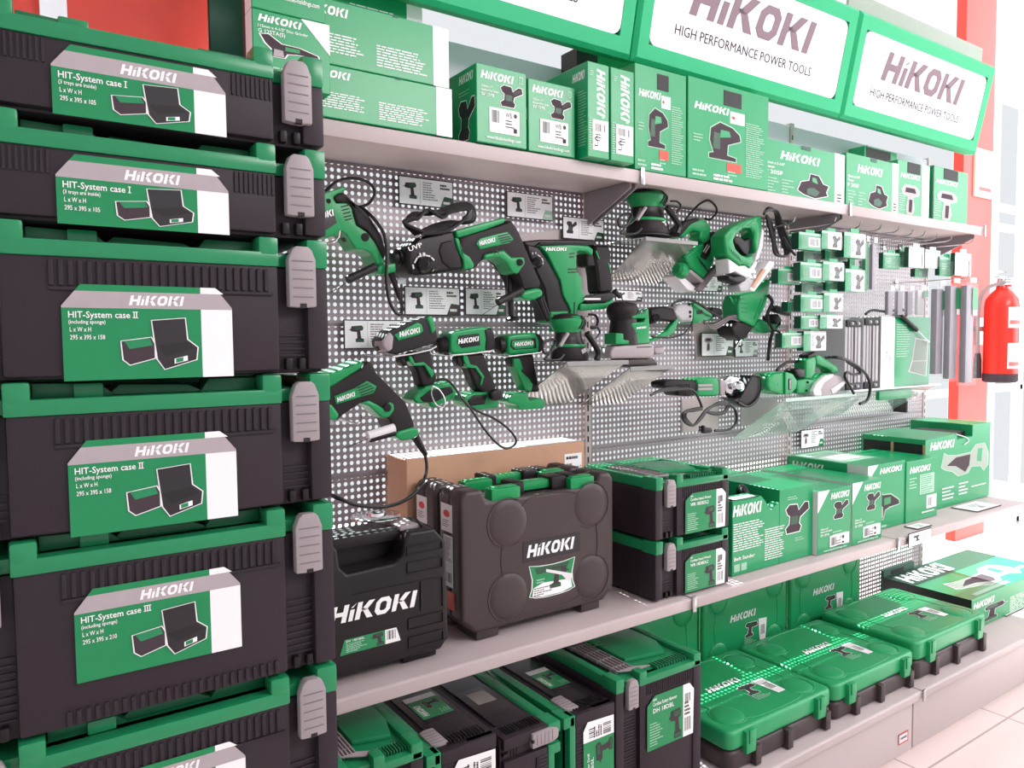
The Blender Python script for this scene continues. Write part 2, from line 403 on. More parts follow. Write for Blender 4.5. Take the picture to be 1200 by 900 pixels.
for i in range(3):
    shelf(i, YT, ZT, .038, ['top shelf of the left bay under the stacked grinder cartons', 'top shelf of the middle bay under the jigsaw and planer cartons', 'top shelf of the right bay, its end overhanging the hanging packs'][i])
    shelf(i, YM, ZM, .032, ['middle shelf of the left bay holding the black carry cases', 'middle shelf of the middle bay holding the green sander cartons', 'middle shelf of the right bay with the reciprocating saw carton'][i])
    t = shelf(i, YF, ZB, .03, ['base shelf of the left bay holding cases stood on their sides', 'base shelf of the middle bay holding flat green cases', 'base shelf of the right bay under the big green carton'][i], tray=True)
    b = MB(); b.box(XS[i]+.004, XS[i+1]-.004, YF+.03, YF+.045, .012, ZB-.03, 'shelf_metal', .002); b.build('kick_panel', t)
    if i == 1:
        a = Art((XS[2]-.09, YF+.03, .05), (1, 0, 0), (0, 0, 1), .06, .036, .0015); a.rect(0, 0, 1, 1, 'sticker_red'); a.rect(.08, .12, .92, .88, 'soft_white'); a.rect(.2, .42, .85, .62, 'latch_line'); a.build('price_tag', t)
# ------------------------------------------------------------------ header signs
def sign(i, label):
    x0, x1 = XS[i]+.002, XS[i+1]-.002
    t = thing('header_sign', label, 'sign', ((x0+x1)/2, 1.58, 2.17), group='green framed header signs')
    bl, br_, tl = V((x0, 1.574, 2.172)), V((x1, 1.574, 2.172)), V((x0, 1.5, 2.518))
    u = (br_-bl).normalized(); v = (tl-bl).normalized(); n = u.cross(v); W = (br_-bl).length; H = (tl-bl).length
    P = lambda a, b, e: bl+u*a+v*b+n*e
    b = MB(); fr = .052; e0, e1 = 0, -.014                  # face, sunk panel
    o4 = [(0, 0), (W, 0), (W, H), (0, H)]; i4 = [(fr, fr), (W-fr, fr), (W-fr, H-fr), (fr, H-fr)]
    vs = [P(a, c, -.05) for a, c in o4]+[P(a, c, -.012) for a, c in o4]+[P(a+(.012 if a == 0 else -.012), c+(.012 if c == 0 else -.012), 0) for a, c in o4]+[P(a, c, -.002) for a, c in i4]+[P(a, c, e1) for a, c in i4]
    fs = [[3, 2, 1, 0]]
    for q in range(4):
        for k in range(4): fs.append([q*4+k, q*4+(k+1) % 4, q*4+4+(k+1) % 4, q*4+4+k])
    b.add(vs, fs, 'sign_green'); b.build('frame', t, ang=20)
    c = .03; b = MB(); pw, ph = W-2*fr, H-2*fr
    pts = []
    for cx, cy, a0 in ((c, c, 180), (pw-c, c, 270), (pw-c, ph-c, 0), (c, ph-c, 90)):
        for k in range(5): g = math.radians(a0+k*22.5); pts.append((fr+cx+c*math.cos(g), fr+cy+c*math.sin(g)))
    b.prism([P(a, d, -.004) for a, d in pts], n*-.012, 'sign_white'); fp = b.build('panel', t)
    a = Art(P(fr, fr, -.004), u, v, pw, ph, .001)
    a.logo(.155, .44, .40, .655, 'sign_text'); a.build('', t)
    a2 = Art(P(fr, fr, -.004), u, v, pw, ph, .001)
    a2.text('HIGH PERFORMANCE POWER TOOLS', .105, .19, .115, 'ink', .72, bold=0); a2.build('slogan', t)
sign(0, 'leftmost header sign, only its lower right corner showing above the grey panel')
sign(1, 'middle green framed header sign, its top cut off by the photo edge')
sign(2, 'rightmost green framed header sign, seen whole beside the pillar')
for i in (2,):
    t = thing('sun_washed_strip', 'pale strip added for the sun-washed top of the rightmost header sign', 'panel', (XS[i], 1.5, 2.5))
    b = MB(); b.prism([(XS[i]+.01, 1.56, 2.522), (XS[i+1]-.01, 1.56, 2.522), (XS[i+1]-.01, 1.555, 2.61), (XS[i]+.01, 1.555, 2.61)], (0, .012, 0), 'carton_grey', .002); b.build('strip', t)  # added strip, pale colour stands for sunlight on the sign frame's top
# evacuation notice on the pillar
q = U(1141, 205, y=yp)
t = thing('wall_notice', 'cream framed notice on the red pillar below the rightmost header sign', 'notice', q)
b = MB(); b.box(q.x-.01, q.x+.2, yp-.013, yp-.0005, q.z-.11, q.z+.14, 'pale_wood', .003); b.build('board', t)
a = Art((q.x, yp-.013, q.z-.10), (1, 0, 0), (0, 0, 1), .19, .23, .001); a.rect(.05, .05, .95, .95, 'soft_white'); a.rect(.15, .1, .85, .18, 'washed_red'); a.rect(.15, .25, .85, .31, 'pale_wood'); a.rect(.3, .42, .5, .88, 'pale_wood'); a.build('notice_print', t)
# fire extinguisher
q = U(1173, 448, y=1.78); q2 = U(1173, 338, y=1.78); cx, cy = q.x+.01, 1.79
t = thing('fire_extinguisher', 'red fire extinguisher hanging beside the red pillar', 'fire extinguisher', (cx, cy, q.z))
z0, z1 = q.z, q2.z; h = z1-z0; R0 = .078
b = MB(); b.lathe((cx, cy, z0+.03), (cx, cy, z1), [(0, R0), (.8, R0), (.88, R0*.93), (.95, R0*.66), (1, R0*.36), (1.03, R0*.34)], 'ext_red', 32); b.build('tank', t)
b = MB(); b.lathe((cx, cy, z0), (cx, cy, z0+.045), [(0, R0*.9), (.15, R0*1.02), (1, R0*1.02)], 'ink', 32); b.build('base_ring', t)
b = MB(); b.lathe((cx, cy, z1), (cx, cy, z1+.06), [(0, .02), (.4, .026), (1, .02)], 'chrome', 16); b.box(cx-.06, cx+.04, cy-.012, cy+.012, z1+.05, z1+.062, 'chrome', .003); b.box(cx-.07, cx+.02, cy-.012, cy+.012, z1+.08, z1+.09, 'chrome', .003); b.lathe((cx, cy-.02, z1+.03), (cx, cy-.05, z1+.03), [(0, .022), (1, .022)], 'chrome', 16); b.build('valve', t)
b = MB(); b.tube([(cx-.02, cy-.02, z1+.03), (cx-.06, cy+.05, z1), (cx-.06, cy+.085, z1-.1), (cx-.055, cy+.085, z0+.14)], .009, 'latch_grey', 8, 6); b.lathe((cx-.055, cy+.085, z0+.15), (cx-.055, cy+.085, z0+.02), [(0, .013), (.3, .018), (1, .02)], 'ink', 12); b.build('hose', t)
def wrapl(z0_, z1_, m_, name, a0=225, a1=320, rr=R0+.001):
    b = MB(); vs = []; n = 10
    for k in range(n+1):
        g = math.radians(a0+(a1-a0)*k/n); vs += [(cx+rr*math.cos(g), cy+rr*math.sin(g), z0_), (cx+rr*math.cos(g), cy+rr*math.sin(g), z1_)]
    b.add(vs, [[2*k, 2*k+2, 2*k+3, 2*k+1] for k in range(n)], m_); return b.build(name, t)
wrapl(z0+h*.58, z0+h*.8, 'soft_white', 'label'); wrapl(z0+h*.62, z0+h*.66, 'washed_red', 'label_stripe', 230, 315, R0+.0016); wrapl(z0+h*.15, z0+h*.42, 'soft_white', 'label'); wrapl(z0+h*.18, z0+h*.22, 'washed_red', 'label_stripe', 230, 315, R0+.0016)
b = MB(); b.box(cx-.02, cx+.02, cy+R0-.002, yp-.001, z0+h*.55, z0+h*.6, 'steel'); b.box(cx+.02, cx+.09, yp-.016, yp-.001, z0+h*.4, z0+h*.7, 'steel'); b.build('wall_bracket', t)
# ------------------------------------------------------------------ stackable cases
def sys_case(label, loc, w, d, h, rot=None, group=None, kind='hit', num=2, latches=(-1, 1), cp=.135, lw=.152, detail=False, side=False):
    """black body, green lid, grey latches; local axes: front at -d/2, standing on z = 0"""
    t = thing('stackable_tool_case', label, 'tool case', loc, rot, group)
    yf = -d/2; zl = h-.034; r0 = .013
    b = MB()
    b.box(-w/2+.004, w/2-.004, yf+r0, d/2-.004, .0, zl, 'body_plastic', .006)
    pl, pr = (-cp, cp) if kind == 'hit' else (-w/2+.078, w/2-.001)
    b.box(pl, pr, yf+.001, yf+.03, .004, zl, 'body_plastic', .004)              # central front panel
    for sx in (-1, 1):
        if kind == 'wr' and sx == 1: continue
        b.box(sx*(w/2-.013)-.013, sx*(w/2-.013)+.013, yf+.001, yf+.06, .004, zl, 'body_plastic', .004)
        cx = sx*(cp+.023) if kind == 'hit' else -w/2+.052
        for k in range(int((zl-.09)/.008)): b.box(cx-.022, cx+.022, yf+r0-.002, yf+r0+.004, .02+k*.008, .0225+k*.008, 'body_plastic')
    if kind == 'wr': b.box(w/2-.03, w/2-.001, yf-.003, yf+.02, .004, zl, 'body_plastic', .004)
    # ribs pressed into the front
    if kind == 'hit':
        if num == 1:
            for sx in (-1, 1):
                for k in range(9): b.box(sx*(.090+k*.0052)-.0012, sx*(.090+k*.0052)+.0012, yf-.0006, yf+.003, zl-.026, zl-.003, 'body_plastic')
        else:
            for k in range(26): b.box(-.094+k*.0085, -.0895+k*.0085, yf-.0018, yf+.003, zl-.030, zl-.004, 'body_plastic', .0008, 1)
            b.box(-.094, .128, yf-.002, yf+.003, zl-.034, zl-.031, 'body_plastic')
            if num == 3:
                for k in range(26): b.box(-.094+k*.0085, -.0895+k*.0085, yf-.0018, yf+.003, .006, zl-.148, 'body_plastic', .0008, 1)
    else:
        for k in range(24): b.box(pl+.022+k*(pr-pl-.05)/24, pl+.022+(k+.62)*(pr-pl-.05)/24, yf-.0012, yf+.003, zl-.03, zl-.003, 'body_plastic', .0006, 1)
    b.build('body', t, local=True)
    # feet
    if h > .1:
        b = MB()
        for sx in ((-1, 1) if kind == 'hit' else (-1,)):
            for k in (0, 1): b.box((sx*(cp+.02) if kind == 'hit' else -w/2+.052)-.012+k*.016, (sx*(cp+.02) if kind == 'hit' else -w/2+.052)-.004+k*.016, yf+.004, yf+.02, .004, .018, 'black_plastic', .002)
        b.build('foot_clip', t, local=True)
    # lid
    b = MB()
    b.box(-w/2+.003, w/2-.003, yf+.014, d/2-.002, zl, h-.018, 'lid_green', .004)
    b.box(pl-.002, pr+.001, yf-.001, yf+.03, zl-.001, h-.018, 'lid_green', .003)           # front rim, notched
    for sx in (-1, 1):
        b.box(sx*(w/2-.013)-.013, sx*(w/2-.013)+.013, yf-.001, yf+.05, zl-.001, h-.0008, 'lid_green', .004)
        q0, q1 = ((pl-.002, pl+.022) if sx < 0 else (pr-.022, pr+.001))
        if not (kind == 'wr' and sx > 0): b.box(q0, q1, yf-.001, yf+.03, h-.025, h-.0008, 'lid_green', .004)
        b.box(sx*(w/2-.011)-.010, sx*(w/2-.011)+.010, yf+.045, d/2-.004, h-.03, h-.006, 'lid_green', .004)
    if kind == 'hit':
        b.prism([(pl+.024, yf+.03, h-.02), (pl+.08, yf+.03, h-.02), (pl+.1, yf+.03, h-.018), (pl+.085, yf+.03, h-.005), (pl+.024, yf+.03, h-.003)], (0, .04, 0), 'lid_inner', .002)
        b.prism([(-.045, yf+.036, h-.021), (.062, yf+.036, h-.021), (.04, yf+.036, h-.01), (-.03, yf+.036, h-.007)], (0, .05, 0), 'lid_inner', .002)
        b.prism([(.05, yf+.033, h-.021), (pr-.02, yf+.033, h-.021), (pr-.02, yf+.033, h-.004), (.062, yf+.033, h-.004)], (0, .04, 0), 'lid_inner', .002)
        b.box(pl+.06, pl+.088, yf+.02, yf+.034, h-.02, h-.004, 'lid_green', .003)
    b.box(-w/2+.012, w/2-.012, d/2-.05, d/2-.003, h-.03, h-.004, 'lid_green', .004)
    lid = b.build('lid', t, local=True)
    if detail:
        zt = h-.018
        b = MB(); b.prism([(-w*.30, yf+.05, zt), (w*.42, yf+.05, zt), (w*.42, d/2-.07, zt), (w*.2, d/2-.05, zt), (-w*.12, d/2-.05, zt), (-w*.30, d/2-.1, zt)], (0, 0, .001), 'lid_green')
        b.prism([(-w*.12, yf+.09, zt+.001), (w*.30, yf+.07, zt+.001), (w*.40, yf+.13, zt+.001), (w*.40, d/2-.09, zt+.001), (w*.25, d/2-.06, zt+.001), (-w*.12, d/2-.06, zt+.001)], (0, 0, .012), 'lid_green', .005)
        b.build('lid_panel', lid, local=True)
        b = MB()
        b.prism([(-w*.36, yf+.06, zt+.0005), (-w*.15, yf+.06, zt+.0005), (-w*.15, d/2-.06, zt+.0005), (-w*.36, d/2-.06, zt+.0005)], (0, 0, .004), 'recess_black', .001)
        for k in range(5):
            x = -w*.34+k*w*.04
            b.box(x, x+.003, yf+.05, d/2-.06, zt+.003, zt+.013, 'latch_grey', .001)
            b.tube([(x+.0015, yf+.05, zt+.01), (x+.045, yf+.028, zt+.01)], .002, 'latch_grey', 6)
        for k in range(6): b.box(-w*.35, -w*.16, yf+.07+k*.05, yf+.072+k*.05, zt+.003, zt+.012, 'latch_grey')
        b.build('handle', lid, local=True)
        b = MB()
        for k in range(12): b.box(w*.02+k*w*.034, w*.02+w*.016+k*w*.034, yf+.016, yf+.046, zt, zt+.008, 'lid_inner', .001)
        b.build('grip_ribs', lid, local=True)
        a = Art((-w*.02, d*.02, zt+.013), (0, 1, 0), (-1, 0, 0), .16, .08); a.logo(.0, .1, .5, .8, 'carton_green'); a.build('', lid, local=True)
    # latches
    for sx in latches:
        c = sx*(cp+.027) if kind == 'hit' else -w/2+.052
        b = MB(); zt, zb = zl+.024, zl-.047; hw = .0165
        pts = [(c-hw, zb), (c-hw*.2, zb-.001), (c+hw*.2, zb-.001), (c+hw, zb), (c+hw, zt-.016), (c+hw*.72, zt-.004), (c+hw*.45, zt), (c-hw*.45, zt), (c-hw*.72, zt-.004), (c-hw, zt-.016)]
        b.prism([(x, yf-.006, z) for x, z in pts], (0, .014, 0), 'latch_grey', .0025)
        for k in range(5): b.box(c-hw*.74, c+hw*.74, yf-.0066, yf-.004, zt-.018-k*.0105, zt-.0168-k*.0105, 'latch_line')
        b.box(c-.004, c+.004, yf-.0062, yf, zb-.001, zb+.004, 'recess_black')
        b.build('latch', t, local=True)
    if side:                                                   # latch and panel on the side that faces up when the case stands on end
        sg = 1 if side == 1 else -1; yc = yf+.055; X = lambda v: sg*v
        if side == 1:
            b = MB()
            b.prism([(w/2+.004, yc-.034, zl-.006), (w/2+.004, yc-.026, zl+.006), (w/2+.004, yc+.03, zl+.006), (w/2+.004, yc+.036, zl-.006), (w/2+.004, yc+.036, zl-.03), (w/2+.004, yc-.034, zl-.03)], (-.01, 0, 0), 'latch_grey', .003)
            for k in range(5): b.box(w/2+.003, w/2+.0046, yc-.024+k*.011, yc-.0228+k*.011, zl-.027, zl+.003, 'latch_line')
            b.build('latch', t, local=True)
        b = MB(); b.box(*sorted((X(w/2-.006), X(w/2+.001))), yf+.06, d/2-.04, .02, zl-.012, 'case_gloss', .004)
        b.box(*sorted((X(w/2-.001), X(w/2+.0025))), yf+.11, d/2-.12, .02, zl-.03, 'case_gloss', .001)
        for k in range(12): b.box(*sorted((X(w/2), X(w/2+.003))), yf+.016, yf+.05, .02+k*.008, .024+k*.008, 'black_plastic', .001)
        b.build('side_panel', t, local=True)
        if side == 1:
            a = Art((w/2+.0025, yf+.13, .03), (0, 1, 0), (0, 0, 1), d-.25, zl-.06, .0004); a.rect(0, 0, 1, 1, 'label_green'); a.rect(.8, 0, 1, 1, 'white_print'); a.logo(.1, .72, .2, .5); a.picture('drill', .3, .08, .75, .62, .02, line='pale_ink'); a.lines(.08, .3, .2, 4, .08, 'pale_ink'); a.build('side_label', t, local=True)
        else:
            a = Art((-w/2-.0025, yf+.22, .04), (0, -1, 0), (0, 0, 1), .06, .05, .0004); a.rect(0, 0, 1, 1, 'satin_plate'); a.build('side_label', t, local=True)
    return t
def hit_label(t, w, d, h, num, dims, note):
    yf = -d/2; zl = h-.034; lw = .165
    lh, top = (.070, zl-.005) if num == 1 else ((.098, zl-.028) if num == 2 else (.096, zl-.024))
    a = Art((-.084, yf-.0012, top-lh), (1, 0, 0), (0, 0, 1), lw, lh, .0012)
    c = .105; ch = .022/lh
    a.poly([(0, 0), (1, 0), (1, 1-ch), (1-c, 1), (c, 1), (0, 1-ch)], 'label_green')
    by0, by1 = 1-.3*.08/lh*1.0, 1-.085*.08/lh
    a.poly([(.8, 0), (1, 0), (1, by0), (.8, by0)], 'white_print')
    a.poly([(.8, by1), (1-c*.5, by1), (1-c, 1), (.8, 1)], 'white_print')
    k = (by1-(1-ch))/ch*c
    a.poly([(0, by0), (1, by0), (1, 1-ch), (1-max(k, 0), by1), (max(k, 0), by1), (0, 1-ch)] if by1 > 1-ch else [(0, by0), (1, by0), (1, by1), (0, by1)], 'band_grey')
    a.logo(.37, by0+(by1-by0)*.2, (by1-by0)*.6, .33)
    s = .08/lh
    a.text('HIT-System case', .035, by0-.125*s, .085*s, fw=.34)
    n = {1: 'I', 2: 'II', 3: 'III'}[num]
    for q in range(num): a.rect(.395+.014*q, by0-.12*s, .401+.014*q, by0-.045*s, 'white_print')
    a.rect(.389, by0-.125*s, .407+.014*(num-1), by0-.115*s, 'white_print'); a.rect(.389, by0-.05*s, .407+.014*(num-1), by0-.04*s, 'white_print')
    a.text(note, .035, by0-.2*s, .05*s, fw=.2)
    a.text('L x W x H', .04, by0-.30*s, .06*s, fw=.115)
    a.text(dims, .04, by0-.40*s, .06*s, fw=.19)
    a.picture('case2', .32, .06 if num == 1 else .1, .77, by0-.03 if num == 1 else by0-.1, .02)
    a.build('label', t, local=True)
YS = .88; DS = .295; WS = .39; xc = .332-WS/2
zl0 = [1.39+v*YS for v in (.347, .225, .104, -.077, -.257, -.488)]   # lower edges of the lids
nums = [1, 1, 2, 2, 3, 3]; hs = {1: .1065, 2: .159, 3: .203}
stack_lab = ['top one of the shallow stackable cases, first of the tall stack at the left', 'second shallow stackable case from the top of the left stack, label with three trays',
  'medium stackable case directly under the shallow ones in the left stack', 'lower of the two medium stackable cases in the left stack, level with the hanging drill',
  'deep stackable case with ribs under its label, second from bottom of the visible stack', 'lowest visible case of the left stack, only its lid and label top in view']
GS = 'stacked tool cases at the left'
prev = {}
for k, (zl, n) in enumerate(zip(zl0, nums)):
    top = zl+.034
    base = (zl0[k+1]+.034) if k+1 < 6 else top-.21
    h = top-base
    t = sys_case(stack_lab[k], (xc, YS+DS/2, base), WS, DS, h, None, GS, 'hit', n)
    hit_label(t, WS, DS, h, n, {1: '295 x 395 x 105', 2: '295 x 395 x 158', 3: '295 x 395 x 210'}[n], '(3 trays are inside)' if n == 1 else '(including sponge)')
    last = t
zb = zl0[5]+.034-.21; k = 0
while zb > .02:                                                # the rest of the stack, below the picture, down to the floor
    hh = zb/round(zb/.2) if k == 0 else hh
    if k == 0: hh = zb/max(1, round(zb/.2))
    zb -= hh; k += 1
    sys_case('case of the left stack below the photo edge, %s' % ['fourth from the floor', 'third from the floor', 'second from the floor', 'standing on the floor'][min(k-1, 3)], (xc, YS+DS/2, max(zb, 0)), WS, DS, hh, None, GS, 'hit', 3)
# ------------------------------------------------------------------ impact wrench cases on the middle shelf
def tool_label(t, x0, z0, W, H, yf, model, kind, text2='Cordless Impact Wrench', seed=1, white=True, cut=.12):
    a = Art((x0, yf-.001, z0), (1, 0, 0), (0, 0, 1), W, H, .0012)
    a.poly([(0, 0), (.98, 0), (1, .86), (.9, 1), (.16, 1), (0, .84)], 'label_green')
    if white:
        a.poly([(.76, 0), (.98, 0), (1, .86), (.9, 1), (.76, 1)], 'white_print')
        a.barcode(.79, .1, .93, .36, 7, seed); a.lines(.79, .62, .14, 4, .07, 'ink_black', .6, seed); a.barcode(.8, .66, .92, .82, 5, seed+1)
    a.text('18V', .12, .9, .05); a.text(text2, .12, .81, .07, fw=.5); a.text(model, .12, .68, .085, fw=.44)
    a.lines(.05, .48, .28, 9, .05, 'pale_ink', .4, seed)
    a.picture(kind, .45, .04, .74, .62, .02, flip=False, line='label_dark')
    a.build('label', t, local=True)
x0 = U(767, 707, z=ZM).x; x1 = U(857, 685, z=ZM).x; yw = 1.372; ww = x1-x0
zt = U(735, 620, y=yw).z; zl_hi = U(857, 561, y=yw).z; zl_lo = U(857, 630.6, y=yw).z
dw = .295; hh = (zl_hi-zl_lo)
for k, (zb_, lab) in enumerate(((ZM+.001, 'lower of two stacked cases with impact wrench labels on the middle shelf'), (zl_lo+.034, 'upper of two stacked cases with impact wrench labels on the middle shelf, glossy lid'))):
    top = (zl_lo if k == 0 else zl_hi)+.034
    t = sys_case(lab, ((x0+x1)/2, yw+dw/2, zb_), ww, dw, top-zb_, None, 'impact wrench cases', 'wr', latches=(-1,), detail=(k == 1))
    h_ = top-zb_
    tool_label(t, -ww/2+.105, .006, ww*.57, (h_-.034)*.80, -dw/2-.0015, 'WR 18DBDL2', 'drill', seed=4)
# ------------------------------------------------------------------ cases stood on the base shelf
yb_ = 1.30
L = lambda px, py: U(px, py, y=yb_)
RX = lambda g: Matrix.Rotation(math.radians(g), 4, 'Y')
GB = 'tool cases on the base shelf'
# tall one with its lid up
xa, xb = L(722, 802).x, L(821, 781).x; zl = L(748, 806).z; ztop = zl+.036
t = sys_case('tall stackable case with lid up and rotary hammer label, beside the flat green cases', ((xa+xb)/2, yb_+.18, ZB+.001), xb-xa, .36, ztop-ZB-.001, None, GB, 'wr', latches=(-1,), detail=True)
tool_label(t, -(xb-xa)/2+.098, ztop-ZB-.04-.165, .165, .135, -.18-.0015, 'DH 18DBL', 'drill', 'Cordless Rotary Hammer', 9)
def stood(xl, xr, ztop, lid_left, label, side, model, txt):
    """a case standing on its end, lid to the left or right"""
    h = xr-xl; w_ = ztop-ZB-.001; d_ = .36
    R = RX(-90) if lid_left else RX(90)
    loc = (xr, yb_+d_/2, ZB+.001+w_/2) if lid_left else (xl, yb_+d_/2, ZB+.001+w_/2)
    t = sys_case(label, loc, w_, d_, h, R, GB, 'hit' if not lid_left else 'wr', num=2, latches=() if lid_left else (-1,), cp=w_/2-.05, side=side)
    if lid_left: tool_label(t, -w_*.20, .008, w_*.62, (h-.04)*.8, -d_/2-.0015, model, 'drill', txt, 6)
    return t
stood(L(660, 840).x, L(721, 812).x, L(712, 830).z+.012, True, 'case stood on end with vertical drill label, against the tall lid-up case', 1, 'DS 18DBSL', 'Cordless Driver Drill')
stood(L(589, 868).x, L(657, 842).x, L(640, 850).z, False, 'case stood on end with its green lid facing right and white patch on top', 2, '', '')
stood(L(499, 890).x, L(583, 860).x, L(560, 866).z, True, 'case stood on end, lid to the left, beside the leftmost handle-bar case', 1, 'DV 18DBSL', 'Cordless Impact Drill')
xa, xb = L(392, 935).x, L(497, 880).x
t = sys_case('lid-up case with grey handle bars, leftmost on the base shelf', ((xa+xb)/2, yb_+.18, ZB+.001), xb-xa-.004, .36, L(497, 868).z-ZB, None, GB, 'wr', latches=(), detail=True)
# ------------------------------------------------------------------ blow-moulded carry cases
def rrect(x0, x1, y0, y1, r, n=5):
    p = []
    for cx, cy, a0 in ((x0+r, y0+r, 180), (x1-r, y0+r, 270), (x1-r, y1-r, 0), (x0+r, y1-r, 90)):
        for k in range(n): g = math.radians(a0+90*k/(n-1)); p.append((cx+r*math.cos(g), cy+r*math.sin(g)))
    return p
def blow_case(label, loc, w, d, h, front, back, rot=None, group=None, flat=False, plate=True, pic_kind='drill', tabs=False, stickers=False, handle=True):
    t = thing('moulded_carry_case', label, 'tool case', loc, rot, group)
    yf = -d/2; zb = .02 if not flat else .0; R = .035
    if handle and not flat:
        o = [(-w/2+R, zb), (w/2-R, zb), (w/2, zb+R), (w/2, h-.02), (w/2-.012, h), (w*.40, h), (w*.375, h-.03), (-w*.345, h-.03), (-w*.37, h), (-w/2+.012, h), (-w/2, h-.02), (-w/2, zb+R)]
    else: o = rrect(-w/2, w/2, zb, h, .028)
    b = MB(); b.prism([(x, yf, z) for x, z in o], (0, d*.5-.001, 0), front, .014, 4)
    n = (0, -1, 0); H = h-zb
    cs = [(-.22, .74), (.33, .77), (-.22, .21), (.33, .21)]
    if flat or not plate: cs = [(-.33, .78), (.33, .78), (-.33, .2), (.33, .2)]
    dr = .115 if plate else .10
    for fx, fz in cs: b.dome((fx*w, yf-.0002, zb+fz*H), (1, 0, 0), (0, 0, 1), n, dr*w, dr*w*1.02, .006, front)
    # raised contour lines round the bumps
    def arc(c0, a0, a1, r=dr*w*1.12):
        return [(c0[0]*w+r*math.cos(math.radians(a0+(a1-a0)*k/10)), yf-.0004, zb+c0[1]*H+r*math.sin(math.radians(a0+(a1-a0)*k/10))) for k in range(11)]
    for c0, a0, a1 in ((cs[0], 60, 300), (cs[1], -120, 120), (cs[2], 60, 300), (cs[3], -120, 120)): b.tube(arc(c0, a0, a1), .0014, front, 6)
    xa = (cs[0][0]+.06)*w; xb = (cs[1][0]-.06)*w
    b.tube([(xa, yf-.0004, zb+(cs[0][1]+.07)*H), (xa+.1*w, yf-.0004, zb+(cs[0][1]+.16)*H), (xb-.1*w, yf-.0004, zb+(cs[0][1]+.16)*H), (xb, yf-.0004, zb+(cs[1][1]+.07)*H)], .0014, front, 6, 5)
    b.tube([(xa, yf-.0004, zb+(cs[2][1]-.1)*H), (xa+.1*w, yf-.0004, zb+(cs[2][1]-.15)*H), (xb-.1*w, yf-.0004, zb+(cs[2][1]-.15)*H), (xb, yf-.0004, zb+(cs[3][1]-.1)*H)], .0014, front, 6, 5)
    for sx, c0, c1 in ((-1, cs[0], cs[2]), (1, cs[1], cs[3])):
        x = (c0[0]+sx*.035)*w
        b.tube([(x, yf-.0004, zb+(c0[1]-.13)*H), (x+sx*.012*w, yf-.0004, zb+.48*H), (x, yf-.0004, zb+(c1[1]+.13)*H)], .0014, front, 6, 5)
    b.build('front_shell', t, local=True)
    b = MB(); b.prism([(x*.995, yf+d*.5, z) for x, z in o], (0, d*.5, 0), back, .014, 4)
    if not flat:
        for sx in (-1, 1): b.box(sx*w*.34-.03, sx*w*.34+.03, yf+.008, d/2-.008, 0, zb+.006, back, .004)
    b.build('back_shell', t, local=True)
    if handle and not flat:
        b = MB(); b.box(-w*.11, w*.2, -.018, .018, h-.026, h-.004, 'tool_green', .007); b.build('handle_grip', t, local=True)
        for x0_, x1_ in ((-w*.15, -w*.08), (w*.1, w*.2), (w*.21, w*.29)):
            b = MB(); b.box(x0_, x1_, -.03, .03, h-.03, h+.002, 'black_plastic', .006); b.build('handle_mount', t, local=True)
        for x0_, x1_ in ((-w*.31, -w*.13), (w*.20, w*.37)):
            b = MB(); b.box(x0_, x1_, -d/2+.006, -.012, h-.04, h-.004, 'tool_green', .006); b.box(x0_+.008, x1_-.008, -d/2+.012, -.02, h-.006, h-.001, 'tool_green', .003); b.build('latch', t, local=True)
    if tabs:
        for sx in (-.34, .34):
            b = MB(); b.box(sx*w-.02, sx*w+.02, yf+.006, yf+d*.5+.012, -.014, .006, front, .003); b.box(sx*w-.012, sx*w+.012, yf+.002, yf+d*.35, -.018, -.012, front, .002); b.build('latch', t, local=True)
        for sx in (-.28, .02, .40):
            b = MB(); b.box(sx*w-.012, sx*w+.012, yf+d*.5, d/2, -.016, .006, back, .003); b.build('foot_rib', t, local=True)
    # plate, logo, picture label
    if plate:
        a = Art((-.13*w, yf-.0005, zb+.43*H), (1, 0, 0), (0, 0, 1), .38*w, .15*H, .0006)
        a.rect(0, 0, 1, 1, 'ink_black'); a.logo(.06, .2, .6, .84); a.build('name_plate', t, local=True)
        a = Art((-.095*w, yf-.0005, zb+.14*H), (1, 0, 0), (0, 0, 1), .31*w, .27*H, .0006)
        sh = [(0, .1), (.15, .03), (.35, 0), (.65, 0), (.85, .03), (1, .1), (.95, .3), (.94, .55), (1, .95), (.75, .9), (.5, .88), (.25, .9), (0, .95), (.06, .55), (.05, .3)]
        a.poly(sh, 'white_print'); a.poly(off(sh, -.02), 'label_green'); a.poly([(.07, .1), (.3, .04), (.7, .04), (.93, .12), (.9, .36), (.3, .42), (.09, .32)], 'white_print'); a.poly([(.12, .86), (.88, .86), (.8, .68), (.16, .68)], 'label_dark')
        a.lines(.1, .28, .4, 4, .06, 'ink', .4, 2); a.lines(.16, .5, .22, 2, .07, 'pale_ink', .5, 2); a.picture('drill', .4, .2, .88, .8, .0, flip=True, line='soft_white'); a.poly([(.36, .78), (.6, .66), (.92, .5), (.92, .36), (.84, .3), (.7, .52), (.36, .7)], 'soft_white', a.pic)
        a.build('picture_label', t, local=True)
    else:
        a = Art((-.20*w, yf-.0005, zb+.50*H), (1, 0, 0), (0, 0, 1), .34*w, .12*H, .0006); a.logo(0, .1, .62, .9); a.build('', t, local=True)
        a = Art((-.06*w, yf-.0005, zb+.2*H), (1, 0, 0), (0, 0, 1), .30*w, .26*H, .0006)
        a.poly([(.72, .0), (.95, .0), (1, .95), (.66, 1.0)], 'white_print'); a.barcode(.75, .3, .93, .7, 5, 3); a.picture('drill', .08, .35, .7, .98, .03, True); a.lines(.1, .26, .5, 4, .07, 'pale_ink', .5, 4); a.build('picture_label', t, local=True)
